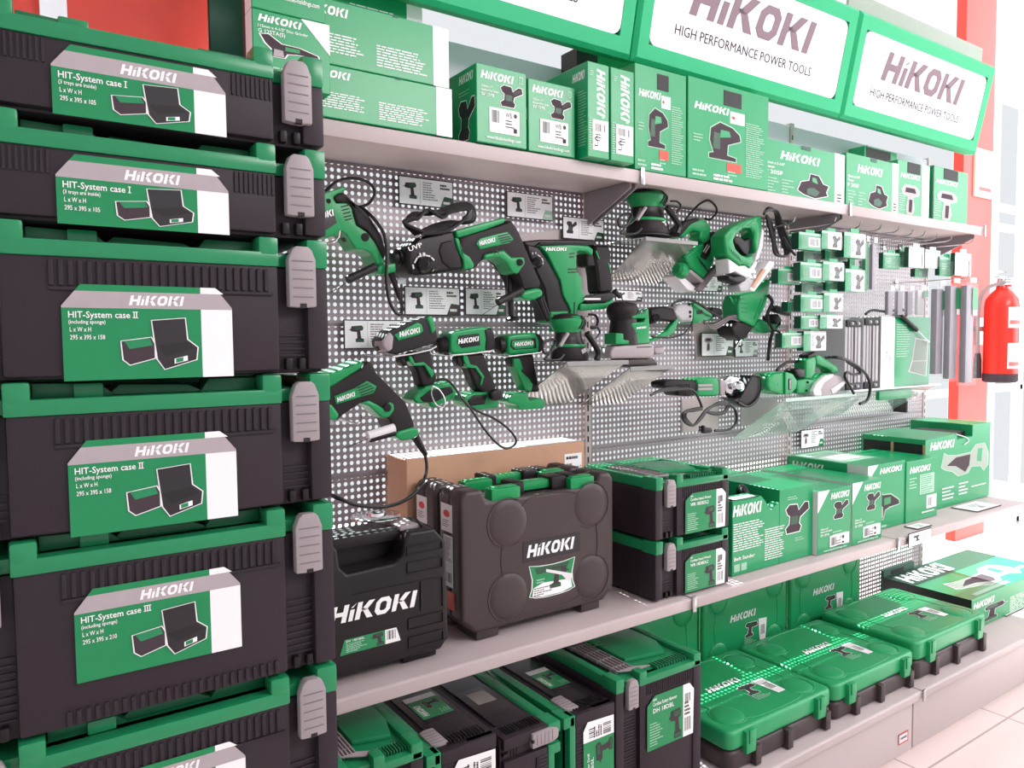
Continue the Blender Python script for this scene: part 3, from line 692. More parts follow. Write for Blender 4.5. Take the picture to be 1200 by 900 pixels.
    if stickers:
        a = Art((-w/2, d/2-.012, zb+.05), (0, -1, 0), (0, 0, 1), d-.03, H-.08, .0006)
        a.rect(.05, .72, .75, .98, 'soft_white'); a.poly([(.4+.2*math.cos(q*.5236), .89+.035*math.sin(q*.5236)) for q in range(12)], 'sticker_red'); a.lines(.12, .82, .5, 4, .018, 'ink', .4, 5)
        a.rect(.15, .2, .8, .7, 'ink_black'); a.rect(.19, .21, .76, .69, 'soft_white'); a.lines(.24, .66, .46, 14, .016, 'ink', .4, 6); a.barcode(.25, .25, .7, .34, 12, 4); a.rect(.1, .0, .85, .17, 'sticker_red'); a.build('side_sticker', t, local=True)
    return t
x0, x1 = U(540, 757, z=ZM).x, U(725, 712, z=ZM).x; yb0 = 1.425; hh = U(541, 580, y=yb0).z-ZM+.004; dd = .105
blow_case('black moulded carry case at the shelf front, its white logo in full view', ((x0+x1)/2, yb0+dd/2, ZM+.001), x1-x0, dd, hh, 'case_brown', 'case_brown', group='black moulded carry cases', stickers=True)
blow_case('black moulded carry case standing directly behind the one with the white logo', ((x0+x1)/2-.004, yb0+dd*1.5+.009, ZM+.001), x1-x0, dd, hh, 'case_brown', 'case_brown', group='black moulded carry cases', stickers=True)
# black drill case with hand hole, half hidden by the stack
x1 = U(525, 768, z=ZM).x; w_ = .44; x0 = x1-w_; yd = 1.40; zt = U(519, 618, y=yd).z; h = zt-ZM; d_ = .15
t = thing('drill_carry_case', 'black ribbed carry case with hand hole, beside the left stack under the hanging drill', 'tool case', ((x0+x1)/2, yd+d_/2, ZM+.001))
zb = ZM+.02; hx0, hx1 = U(398, 640, y=yd).x, U(474, 640, y=yd).x; hz = U(430, 667, y=yd).z
b = MB()
o = [(x0+.02, zb), (x1-.02, zb), (x1, zb+.02), (x1-.004, zt-.03), (x1-.03, zt), (hx1+.012, zt), (hx1, zt-.012), (hx1-.003, hz+.014), (hx1-.02, hz), (hx0+.014, hz-.004), (hx0, hz+.012), (hx0-.004, zt-.01), (hx0-.014, zt), (x0+.02, zt), (x0, zt-.03), (x0, zb+.02)]
b.prism([(x, yd, z) for x, z in o], (0, d_*.42, 0), 'black_plastic', .008, 3)
fx0, fx1 = U(478, 700, y=yd).x, x1-.014
for za_, zb_ in ((.84, .90), (.70, .78), (.28, .36), (.14, .22)):
    for q in (za_, zb_): b.box(fx0, fx1, yd-.003, yd+.004, ZM+q*h-.0015, ZM+q*h+.0015, 'black_plastic', .001)
    for q in (fx0, fx1): b.box(q-.0015, q+.0015, yd-.003, yd+.004, ZM+za_*h, ZM+zb_*h, 'black_plastic', .001)
b.box(fx0-.12, fx1, yd-.002, yd+.004, ZM+.625*h, ZM+.632*h, 'black_plastic', .001)
for q in (fx0+.03, fx1): b.box(q-.0015, q+.0015, yd-.003, yd+.004, ZM+.40*h, ZM+.62*h, 'black_plastic', .001)
b.build('front_shell', t)
b = MB(); b.prism([(x, yd+d_*.42+.001, z) for x, z in rrect(x0, x1, zb, zt-.004, .022)], (0, d_*.58, 0), 'black_plastic', .008, 3)
b.box(x1-.10, x1-.02, yd+.02, yd+d_-.01, ZM+.001, zb+.004, 'black_plastic', .004); b.box(x0+.03, x0+.11, yd+.02, yd+d_-.01, ZM+.001, zb+.004, 'black_plastic', .004); b.build('back_shell', t)
b = MB(); b.box(hx0-.02, hx1+.02, yd+.035, yd+.07, zt-.022, zt+.004, 'black_plastic', .01); b.build('handle', t)
b = MB(); b.box(hx1+.005, hx1+.05, yd+.03, yd+.1, zt-.002, zt+.008, 'latch_grey', .003); b.tube([(hx1+.05, yd+.02, zt+.004), (hx1+.055, yd+.06, zt+.012), (hx1+.05, yd+.11, zt+.004)], .003, 'cable', 6, 4); b.build('latch', t)
qa, qb, qc = U(385, 724, y=yd), U(489, 690, y=yd), U(489, 711, y=yd)
a = Art((qa.x, yd, qc.z), (1, 0, 0), (0, 0, 1), qb.x-qa.x, qb.z-qc.z, .001); a.logo(0, .05, .9, 1.0); a.build('', t)
q0, q1 = U(398, 769, y=yd), U(469, 735, y=yd)
a = Art((q0.x, yd, q0.z), (1, 0, 0), (0, 0, 1), q1.x-q0.x, (q1.z-q0.z)*1.08, .001); a.poly([(0, 0), (1, .05), (.93, 1.0), (.08, .98)], 'label_green'); a.poly([(.74, .04), (1, .05), (.93, 1.0), (.74, .99)], 'white_print'); a.barcode(.77, .3, .93, .9, 6, 8); a.picture('drill', .5, .08, .73, .94, .03, False, 'label_dark'); a.text('DV 18DBSL', .1, .78, .14, fw=.3); a.lines(.1, .64, .36, 6, .1, 'pale_ink', .5, 3); a.build('label', t)
# silver disc lying on that case
q = U(441, 606, z=zt+.012); t = thing('grinding_disc', 'silver grinding disc lying on the black drill case beside the stack', 'grinding disc', q)
b = MB(); r = .056; b.lathe(q, q+V((0, 0, .006)), [(0, r*.3), (0, r*.96), (.2, r), (.6, r), (1, r*.93), (1, r*.42), (1.8, r*.36), (1.8, r*.2), (.3, r*.2)], 'chrome', 40)
b.build('disc', t); b = MB()
for k in range(12):
    g = k*math.pi/6; b.box(q.x-.001+math.cos(g)*r*.66, q.x+.001+math.cos(g)*r*.66, q.y+math.sin(g)*r*.66-.001, q.y+math.sin(g)*r*.66+.001, q.z+.004, q.z+.0075, 'latch_grey')
b.build('disc_slots', t)
b = MB(); b.lathe(q+V((0, 0, .005)), q+V((0, 0, .0116)), [(0, r*.22), (1, r*.2)], 'recess_black', 20); b.build('arbor_hole', t)
# ------------------------------------------------------------------ flat and upright green cases
yg = 1.297
pts = [(824, 892), (977, 848), (1073, 800), (1157, 757)]
xs = [U(824, 892, z=ZB).x-.0, U(977, 848, y=yg).x, U(1073, 800, y=yg).x, U(1157, 757, y=yg).x]
RXF = Matrix.Rotation(math.radians(-90), 4, 'X')
z1f = [U(845, 862, y=yg).z, U(1000, 815, y=yg).z, U(1080, 771, y=yg).z]
labs = ['flat green carry case on the base shelf, first of three, beside the tall upright case', 'flat green carry case in the middle of the three on the base shelf', 'flat green carry case on the base shelf beside the big green carton, raised on another']
zlid = [U(900, 838, y=1.5).z]
for k in range(3):
    w_ = xs[k+1]-xs[k]-.008; xc_ = (xs[k+1]+xs[k])/2
    zt = (.335, .335, .355)[k]; dz = zt-ZB-.001
    ln = .37
    blow_case(labs[k], (xc_, yg, ZB+.001+dz/2), w_, dz, ln, 'case_green', 'case_brown', RXF, 'flat green carry cases', flat=True, plate=False, tabs=True)
yu = 1.70
ups = [(1.46, 'upright green carry case half hidden behind the tall lid-up case'), (1.945, 'upright green carry case behind the first flat green case, logo in full view'), (2.43, 'upright green carry case under the shelf end, behind the raised flat case')]
for x, l in ups:
    blow_case(l, (x+.235, yu+.043, ZB+.001), .462, .05, .338, 'case_green', 'case_green', None, 'upright green carry cases', flat=True, plate=False)
# ------------------------------------------------------------------ cartons
class Carton: pass
def carton(name, label, pl, pr, pyl, pyr, ytl, zb, depth, y=None, mat='carton_green', group=None, cat='carton', outline=None, top=None, x0=None):
    c = Carton()
    c.y = y if y is not None else U(pl, pyl, z=zb).y
    c.x0 = U(pl, pyl, y=c.y).x if x0 is None else x0; c.x1 = U(pr, pyr, y=c.y).x; c.z0 = zb+.0008; c.z1 = U(pl, ytl, y=c.y).z; c.d = depth
    c.W = c.x1-c.x0; c.H = c.z1-c.z0
    b = MB()
    if outline: b.prism([(c.x0+a*c.W, c.y, c.z0+q*c.H) for a, q in outline], (0, depth, 0), mat, .0015, 1)
    else: b.box(c.x0, c.x1, c.y, c.y+depth, c.z0, c.z1, mat, .0016, 1)
    c.o = tag(b.build(name, None, loc=((c.x0+c.x1)/2, c.y+depth/2, c.z0)), label, cat, group)
    c.front = Art((c.x0, c.y, c.z0), (1, 0, 0), (0, 0, 1), c.W, c.H); c.left = Art((c.x0, c.y+depth, c.z0), (0, -1, 0), (0, 0, 1), depth, c.H); c.top = Art((c.x0, c.y, c.z1), (1, 0, 0), (0, 1, 0), c.W, depth)
    return c
def done(c):
    for a, n in ((c.front, 'front_print'), (c.left, 'side_print'), (c.top, 'top_print')): a.build(n, c.o)
G1 = 'cartons on the top shelf'
# stacked grinder cartons
yk = 1.536
zk = [ZT, U(530, 105, y=yk).z, U(527, 35, y=yk).z, U(497, -35, y=yk).z]
for k, (pr, lab) in enumerate(((530, 'long green carton at the bottom of the top-shelf stack, white right end'), (527, 'long green carton in the middle of the top-shelf stack, white right end'), (497, 'long green carton on top of the top-shelf stack, cut by the photo edge'))):
    c = carton('grinder_carton', lab, 352-30*(k == 2), pr, 140, 163, 0, zk[k], .12 if k == 2 else .23, y=yk if k < 2 else 1.645, group='long grinder cartons')
    # set the height from the stack
    bpy.data.objects.remove(c.o); b = MB(); c.z1 = zk[k+1]-.0005; c.H = c.z1-c.z0
    b.box(c.x0, c.x1, c.y, c.y+(.12 if k == 2 else .232), c.z0, c.z1, 'carton_green', .0016, 1); c.o = tag(b.build('grinder_carton', None, loc=((c.x0+c.x1)/2, c.y, c.z0)), lab, 'carton', 'long grinder cartons')
    c.front = Art((c.x0, c.y, c.z0), (1, 0, 0), (0, 0, 1), c.W, c.H)
    a = c.front; e = 1-.115
    a.rect(e, 0, 1, 1, 'white_print')
    a.logo(.05 if k < 2 else .3, .76, .14, .26); a.lines(.1, .46, .31, 7, .045, 'white_print', .45, k+1, .25); a.lines(.49, .44, .36, 8, .045, 'white_print', .45, k+5, .25)
    a.rect(.6, .97, .64, 1, 'carton_dark'); done(c)
yq = 1.472; xg = U(295, 12, y=yq).x; bk = U(245, 20, x=xg).y; zq = U(386.5, 111, y=yq).z; zq2 = U(386, 30, y=yq).z
x0, x1 = xg, U(371, 110, y=yq).x
b = MB(); b.box(x0, x1, yq, yk-.002, ZT+.001, zq-.001, 'carton_green', .0016, 1); tag(b.build('storage_carton', None, loc=(x0, yq, ZT)), 'green carton hidden behind the left stack, carrying the disc grinder cartons', 'carton')
for k, lab in enumerate(('disc grinder carton with white corner and tool picture above the left stack', 'disc grinder carton on top of another, cut by the top photo edge')):
    za_ = zq if k == 0 else zq2+.001; zb_ = zq2 if k == 0 else zq2+(zq2-zq)
    x0, x1 = xg-.0*k, U(386.5, 60, y=yq).x - (.008 if k else 0); dd = (yk-.002-yq)
    b = MB(); b.box(x0, x1, yq, yq+dd, za_, zb_, 'carton_green', .0016, 1); o = tag(b.build('disc_grinder_carton', None, loc=((x0+x1)/2, yq, za_)), lab, 'carton', 'disc grinder cartons')
    a = Art((x0, yq, za_), (1, 0, 0), (0, 0, 1), x1-x0, zb_-za_)
    if k == 0:
        a.poly([(.62, 1), (1, 1), (1, .56)], 'white_print'); a.logo(.07, .84, .10, .56); a.text('115mm x 4-1/2" Disc Grinder', .07, .76, .04, fw=.64); a.text('G 12STA(S)', .07, .685, .055, fw=.34); a.picture('grinder', .08, .36, .86, .68, .03); a.lines(.1, .22, .7, 3, .06, 'pale_ink', .4, 2)
    else: a.text('www.hikoki-holdings.com', .3, .2, .07, fw=.62); a.logo(.1, .6, .16, .6)
    a.build('front_print', o)
    a = Art((x0, yq+dd, za_), (0, -1, 0), (0, 0, 1), dd, zb_-za_); a.rect(.0, 0, .3, 1, 'ink_black'); a.rect(.3, 0, 1, 1, 'soft_white'); a.build('side_print', o)
# dark ends of cartons behind
b = MB(); b.box(xg-.01, xg+.12, yk+.236, 1.765, ZT+.001, ZT+.30, 'carton_dark', .002, 1); o = tag(b.build('dark_carton', None, loc=(xg+.05, 1.6, ZT)), 'dark printed carton end behind the disc grinder cartons, beside the red wall', 'carton')
a = Art((xg-.01, 1.765, ZT), (0, -1, 0), (0, 0, 1), 1.765-yk-.236, .3); a.rect(0, .52, 1, 1, 'ink_black'); a.lines(.1, .9, .7, 8, .04, 'latch_line', .4, 3); a.lines(.1, .4, .7, 6, .04, 'pale_ink', .4, 4); a.build('side_print', o)
# belt sander cartons
def bvbox(lab, pl, pr, pyl, pyr, ytl, zb, y, grp, model='SV 12YB', depth=.16, tri=False):
    c = carton('sander_carton', lab, pl, pr, pyl, pyr, ytl, zb, depth, y=y, group=grp); a = c.front
    if tri: a.poly([(0, 1), (.34, 1), (0, .66)], 'white_print'); a.logo(.38, .84, .10, .56)
    else: a.logo(.08, .82, .10, .66); a.rect(.84, .84, .93, .94, 'pale_ink'); a.rect(.855, .855, .915, .925, 'carton_green')
    a.picture('sander', .44, .50, .93, .80, .03)
    a.text('125mm x 5"', .09, .71 if not tri else .38, .03, fw=.22); a.text('Random Orbit Sander', .09, .66 if not tri else .34, .03, fw=.34); a.text(model, .09, .60 if not tri else .28, .04, fw=.25)
    if tri: a.lines(.45, .3, .45, 2, .04, 'pale_ink', .4, 3)
    a.rect(.36 if tri else .24, .08 if tri else .15, .94 if tri else .84, .26 if tri else .47, 'white_print'); q0, q1 = (.1, .23) if tri else (.28, .44)
    a.barcode(.4 if tri else .29, q0, .56 if tri else .44, q1, 9, 5); a.text('WB', .56 if not tri else .64, .37 if not tri else .18, .07 if not tri else .045, 'ink_black', .13); a.poly([(.76+.035*math.cos(q*.5236), (.405 if not tri else .2)+.03*math.sin(q*.5236)) for q in range(12)], 'ink_black')
    a.lines(.56, .32 if not tri else .15, .2, 3, .04, 'ink', .4, 7); a.rect(.72, .18 if not tri else .1, .79, .24 if not tri else .13, 'ink')
    a.text('www.hikoki-holdings.com', .18, .06 if not tri else .03, .045 if not tri else .03, fw=.68)
    a = c.left; a.logo(.5, .82, .11, .42) if not tri else a.rect(0, 0, 1, 1, 'soft_white')
    if not tri: a.picture('sander', .45, .05, .98, .62, .03); a.lines(.5, .7, .4, 2, .04, 'pale_ink', .4, 2)
    done(c); return c
bvbox('small sander carton with white price sticker, left one of two beside the long cartons', 559, 617.5, 165, 176, 73, ZT, 1.531, 'small sander cartons')
bvbox('small sander carton with white price sticker, right one of two, against the narrow cartons', 619.5, 674, 177, 186, 91, ZT, 1.535, 'small sander cartons')
for k, (pl, pr, a_, b_, yt, lab) in enumerate(((689, 714, 187, 191, 71, 'narrow green carton with its name printed upward, left of the pair on the top shelf'), (716, 743, 190, 195, 78, 'narrow green carton with its name printed upward, beside the jigsaw carton'))):
    c = carton('polisher_carton', lab, pl, pr, a_, b_, yt, ZT, .19, y=1.502, group='narrow cartons'); a = c.front
    a.logo(.42, .94, .38, .5, rot=-1) ; a.lines(.1, .9, .2, 3, .02, 'pale_ink'); a.rect(.62, .42, .76, .46, 'pale_ink')
    a.rect(.22, .08, .95, .4, 'white_print'); a.barcode(.3, .28, .8, .36, 8, 3); a.text('LA', .45, .12, .16, 'ink_black', .12, rot=1); a.lines(.35, .24, .3, 3, .03, 'ink'); a.lines(.05, .4, .15, 14, .025, 'pale_ink')
    if k == 0: a = c.left; a.logo(.68, .83, .09, .26); a.lines(.8, .7, .2, 20, .03, 'pale_ink', .3)
    done(c)
c = carton('open_carton', 'dark open-topped carton behind the narrow cartons, under the header signs', 676, 745, 150, 150, 56, ZT, .07, y=1.70, mat='carton_green')
a = c.left; a.rect(0, 0, 1, 1, 'recess_black'); a = c.front; a.rect(0, .55, .34, .98, 'recess_black'); done(c)
def jig(lab, pl, pr, a_, b_, yt, y):
    c = carton('jigsaw_carton', lab, pl, pr, a_, b_, yt, ZT, .13, y=y, group='jigsaw cartons'); a = c.front
    a.rect(.68, 0, 1, 1, 'pale_ink') if False else None
    a.logo(.07, .70, .07, .42); a.rect(.50, .63, .68, .75, 'white_print'); a.poly([(.54+.025*math.cos(q), .69+.018*math.sin(q)) for q in range(6)], 'sticker_red')
    a.picture('jigsaw', .2, .22, .64, .62, .03, line='pale_ink'); a.rect(.46, .13, .64, .22, 'red_print'); a.lines(.47, .12, .18, 2, .03, 'pale_ink'); a.lines(.7, .66, .24, 26, .022, 'pale_ink', .4, 3, .3); a.lines(.05, .08, .25, 2, .04, 'pale_ink', .5); a.lines(.3, .06, .36, 2, .035, 'white_print', .6)
    a.lines(.06, .44, .12, 3, .03, 'pale_ink'); done(c)
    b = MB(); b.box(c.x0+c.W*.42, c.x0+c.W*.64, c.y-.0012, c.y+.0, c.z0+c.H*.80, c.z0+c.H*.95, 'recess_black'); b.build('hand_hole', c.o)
    return c
jig('tall jigsaw carton with hand hole, left of two under the middle sign', 744, 804, 198, 208, 73, 1.542)
jig('tall jigsaw carton with hand hole, right of two, beside the planer cartons', 806, 900, 209, 222, 88, 1.542)
for k, (pl, pr, a_, b_, yt, lab) in enumerate(((893, 989, 228, 242, 160, 'planer carton with white end, left one of two on the top shelf'), (991, 1052, 243, 253, 178, 'planer carton with white end, right one of two under the rightmost sign'))):
    c = carton('planer_carton', lab, pl, pr, a_, b_, yt, ZT, .10, y=1.582, group='planer cartons'); a = c.front; e = .87
    a.rect(e, 0, 1, 1, 'white_print'); a.logo(.2, .68, .15, .48); a.text('82mm x 3-1/4"', .03, .56, .05, fw=.22); a.text('Planer', .03, .49, .05, fw=.11); a.text('P 20SF', .03, .39, .07, fw=.2); a.lines(.03, .3, .16, 5, .055, 'pale_ink', .4, 3); a.lines(.22, .3, .14, 5, .055, 'pale_ink', .4, 5)
    a.picture('planer', .40, .06, .80, .52, .03); a.lines(.9, .2, .07, 3, .06, 'ink'); a.rect(.45, .93, .56, 1, 'carton_dark')
    a = c.left; a.logo(.35, .8, .12, .6); a.rect(.3, .12, .8, .4, 'white_print'); a.barcode(.4, .2, .7, .36, 6, 3); done(c)
for k, (pl, pr, a_, b_, yt, lab) in enumerate(((1051, 1088, 253, 259, 186, 'narrow hand-hole carton with mixer picture, left of the last two on the top shelf'), (1092, 1133, 260, 266, 193, 'pale hand-hole carton at the right end of the top shelf beside the pillar'))):
    c = carton('angle_drill_carton', lab, pl, pr, a_, b_, yt, ZT, .09, y=1.587, group='hand-hole cartons'); a = c.front
    if k == 0: a.rect(.76, 0, 1, 1, 'white_print')
    else: a.rect(-.001, 0, .03, 1, 'ink')
    a.logo(.08, .70, .08, .62); a.picture('polisher', .12, .06, .7, .6, .03, line='pale_ink'); a.lines(.05, .4, .2, 8, .04, 'pale_ink'); done(c)
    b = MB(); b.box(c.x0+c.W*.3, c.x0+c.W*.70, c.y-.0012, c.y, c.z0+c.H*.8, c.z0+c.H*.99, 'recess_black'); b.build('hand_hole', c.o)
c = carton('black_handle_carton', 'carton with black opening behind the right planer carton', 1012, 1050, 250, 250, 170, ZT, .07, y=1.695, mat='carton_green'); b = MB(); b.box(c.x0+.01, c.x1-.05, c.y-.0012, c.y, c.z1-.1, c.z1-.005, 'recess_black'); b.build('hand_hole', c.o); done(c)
# ---- middle shelf
xb_ = U(437, 528, y=1.766).x; ybx = max(U(476, 539, x=xb_).y, 1.658); q0 = U(476, 539, y=ybx); q1 = U(685, 519, y=ybx)
b = MB(); b.box(q0.x, q1.x, ybx, 1.768, ZM+.001, q0.z, 'cardboard', .002, 1); o = tag(b.build('cardboard_box', None, loc=((q0.x+q1.x)/2, 1.72, ZM)), 'long plain cardboard box against the perforated panel, behind the black cases', 'cardboard box')
a = Art((q0.x, ybx, q0.z), (1, 0, 0), (0, 1, 0), q1.x-q0.x, 1.768-ybx); a.rect(.005, .03, .995, .97, 'cardboard_lit'); a.build('lit_top_flaps', o)  # top face painted paler than the sides, as if brightly lit
a = Art((q0.x, ybx, ZM), (1, 0, 0), (0, 0, 1), q1.x-q0.x, q0.z-ZM); a.rect(.87, .72, .98, .92, 'white_print'); a.barcode(.88, .76, .92, .85, 8, 2); a.lines(.88, .88, .08, 1, .05, 'ink'); a.text('90,03 €', .925, .77, .06, 'ink_black', .05); a.build('price_sticker', o)
# sander carton with cut-out
c = carton('belt_sander_carton', 'green sander carton with cut-open front showing black inside, beside the impact wrench cases', 858, 952, 676, 651, 588, ZM, .33, y=1.402, outline=[(.56, 0), (1, 0), (1, 1.04), (.56, 1.04)])
b = MB(); b.prism([(c.x0+q*c.W, c.y, c.z0+r*c.H) for q, r in [(0, 0), (.559, 0), (.559, .87), (.46, .78), (.36, .97), (.335, 1.0), (0, 1.0)]], (0, .03, 0), 'carton_green', .0016, 1); b.box(c.x0, c.x0+c.W*.34, c.y, c.y+.06, c.z0+c.H*.985, c.z0+c.H*1.0, 'carton_green', .001, 1); b.build('front_flap', c.o)
b = MB(); b.box(c.x0+.003, c.x0+c.W*.558, c.y+.031, c.y+.249, c.z0, c.z0+c.H*.8, 'recess_black', .002); b.tube([(c.x0+c.W*.36, c.y+.05, c.z0+c.H*.8), (c.x0+c.W*.36, c.y+.07, c.z0+c.H*1.02), (c.x0+c.W*.48, c.y+.12, c.z0+c.H*.98), (c.x0+c.W*.48, c.y+.13, c.z0+c.H*.8)], .012, 'black_plastic', 8, 4); b.build('inner_tray', c.o)
b = MB(); b.box(c.x0, c.x0+c.W*.559, c.y+.25, c.y+.329, c.z0, c.z0+c.H*1.04, 'carton_green', .002); b.build('back_flap', c.o)
a = c.front; a.logo(-.0, .79, .15, .34); a.lines(.01, .68, .36, 12, .032, 'white_print', .4, 2, .2); a.lines(.38, .52, .26, 14, .032, 'white_print', .4, 4, .3); a.text('Belt Sander', .02, .20, .05, fw=.24); a.rect(.02, .05, .085, .15, 'pale_ink'); a.rect(.1, .05, .165, .15, 'pale_ink'); a.picture('sander', .62, .38, .95, .82, .03); a.lines(.66, .9, .2, 2, .03, 'pale_ink'); a.lines(.76, .3, .18, 2, .03, 'pale_ink')
a = c.top; a.rect(.6, .3, .92, .6, 'soft_white'); a.k += 3; a.rect(.05, .02, .3, .12, 'soft_white'); done(c)
cc = bvbox('small sander carton with white corner on the middle shelf, left one of two', 957.5, 996.5, 652, 642, 577, ZM, 1.386, 'small sander cartons on the middle shelf', 'SV 13YA', .36, tri=True)
bvbox('small sander carton with white corner on the middle shelf, right one of two', 998, 1033, 641, 632, 567, ZM, 1.386, 'small sander cartons on the middle shelf', 'SV 13YA', .36, tri=True)
ys = 1.447; xs0 = U(1016, 547, y=ys).x; ysb = min(U(918, 533, x=xs0).y, 1.768)
c = carton('circular_saw_carton', 'deep green carton with miter saw picture, behind the two small sander cartons', 1016, 1060, 624, 614, 547, ZM, ysb-ys, y=ys); a = c.front
a.poly([(0, 1), (.26, 1), (0, .76)], 'white_print'); a.logo(.30, .85, .085, .6); a.picture('grinder', .12, .1, .85, .72, .03, line='pale_ink'); a.rect(.2, .03, .5, .06, 'pale_ink')
a = c.left; a.logo(.05, .80, .13, .42); a.rect(.76, 0, 1, 1, 'soft_white'); c.top.rect(.05, .3, .9, .95, 'pale_ink'); c.top.rect(.2, .4, .8, .7, 'soft_white'); done(c)
c = carton('trimmer_carton', 'narrow green carton with grey text panel and small sticker on the middle shelf', 1061, 1098, 614, 604, 542, ZM, .26, y=1.443); a = c.front
a.logo(.1, .8, .1, .65); a.lines(.1, .7, .25, 4, .05, 'pale_ink'); a.rect(.42, .42, .88, .75, 'pale_ink'); a.lines(.45, .72, .4, 9, .035, 'carton_green', .4); a.rect(.64, .16, .96, .38, 'white_print'); a.barcode(.68, .2, .82, .34, 6); a.lines(.5, .1, .42, 1, .04, 'white_print', .6); done(c)
c = carton('recip_saw_carton', 'large green carton with reciprocating saw picture, last on the middle shelf', 1083, 1159, 607, 586, 516, ZM, .26, y=1.492, outline=[(0, 0), (1, 0), (1, 1.12), (.70, 1.12), (.70, .95), (.46, .93), (.46, 1.03), (0, 1.0)])
a = c.front; a.logo(.06, .84, .11, .36); a.picture('recip', .22, .40, .97, .84, .02, line='pale_ink'); a.lines(.25, .26, .2, 4, .05, 'white_print', .4); a.lines(.5, .28, .16, 4, .05, 'white_print', .4); a.lines(.7, .2, .25, 1, .04, 'white_print', .4)
a = c.left
for q0 in (.03, .52): a.rect(q0, .70, q0+.44, .93, 'recess_black'); a.rect(q0+.44, .70, q0+.48, .93, 'cardboard')
b = MB(); b.box(c.x0+c.W*.46, c.x0+c.W*.71, c.y+.03, c.y+.2, c.z0+c.H*.6, c.z0+c.H*1.02, 'recess_black', .002); b.build('inner_tray', c.o)
b = MB(); b.tube([U(1121, 509, y=1.489), U(1133, 513, y=1.489), U(1135, 517, y=1.488), U(1130, 521, y=1.488)], .002, 'white_print', 6, 4); b.build('carry_string', c.o); done(c)
# price cards lying on and hanging from the middle shelf
def flat_card(lab, px, py, w_, d_, z, ang=0):
    q = U(px, py, z=z); R = Matrix.Rotation(ang, 4, 'Z')
    t = thing('price_card', lab, 'price card', (q.x, q.y, z), R)
    b = MB(); b.box(-w_/2, w_/2, -d_/2, d_/2, .0006, .003, 'ink'); b.build('holder', t, local=True)
    a = Art((-w_/2+.003, -d_/2+.003, .003), (1, 0, 0), (0, 1, 0), w_-.006, d_-.006, .0004); a.rect(0, 0, 1, 1, 'white_print'); a.lines(.3, .7, .5, 3, .12, 'latch_line'); a.poly([(.4, .2), (.7, .2), (.6, .45), (.45, .4)], 'band_grey'); a.build('card_print', t, local=True)
flat_card('white price card lying at the right end of the middle shelf', 1144, 594, .20, .10, ZM+.0005)
flat_card('white price card lying on the base shelf in front of the big green carton', 1177, 713, .20, .10, ZB+.0005)
flat_card('pink-tinged price card lying at the shelf front below the circular saw carton', 1076, 617, .10, .05, ZM+.0005)
q = U(1065, 646, y=1.335); q2 = U(1092, 622, y=1.335)
t = thing('price_card', 'price card with drill picture hanging from the front of the middle shelf', 'price card', (q.x, 1.335, q.z))
b = MB(); b.box(q.x, q2.x, 1.3365, 1.339, q.z+.01, q2.z+.012, 'ink', .001); b.build('holder', t)
a = Art((q.x+.003, 1.3365, q.z+.013), (1, 0, 0), (0, 0, 1), q2.x-q.x-.006, q2.z-q.z-.004, .0005); a.rect(0, 0, 1, 1, 'white_print'); a.picture('drill', .15, .3, .5, .8, 0); a.lines(.6, .8, .3, 5, .12, 'latch_line'); a.build('card_print', t)
# ---- big carton on the base shelf
yb2 = 1.40; xa = U(1138, 732, y=yb2).x; zt = U(1136, 705, y=yb2).z; xr = xa+.75; dep = .36
b = MB(); b.box(xa, xr, yb2, yb2+dep, ZB+.001, zt, 'carton_green', .003, 1); o = tag(b.build('demolition_hammer_carton', None, loc=(xa+.3, yb2, ZB)), 'big low green carton with black side at the right end of the base shelf', 'carton')
a = Art((xa, yb2, ZB+.001), (1, 0, 0), (0, 0, 1), xr-xa, zt-ZB); a.logo(.02, .66, .2, .24); a.picture('drill', .12, .1, .42, .62, .02, True); a.lines(.45, .55, .5, 12, .045, 'white_print', .35, 3, .05); a.build('front_print', o)
a = Art((xa, yb2+dep, ZB+.001), (0, -1, 0), (0, 0, 1), dep, zt-ZB); a.rect(0, 0, 1, 1, 'ink_black'); a.build('side_print', o)
a = Art((xa, yb2, zt), (1, 0, 0), (0, 1, 0), xr-xa, dep); a.rect(.0, .62, 1, 1, 'carton_dark'); a.logo(.03, .68, .26, .5); a.picture('recip', .12, .12, .8, .52, .02); a.rect(.1, .04, .5, .10, 'pale_ink'); a.rect(.55, .2, .9, .26, 'pale_ink'); a.build('top_print', o)
b = MB(); b.box(xa-.0, xa+.25, yb2+dep-.001, yb2+dep+.014, ZB+.001, zt+.03, 'carton_dark', .002); b.box(xa+.06, xa+.16, yb2+dep-.0025, yb2+dep-.001, zt+.004, zt+.022, 'recess_black'); b.build('lid_flap', o)
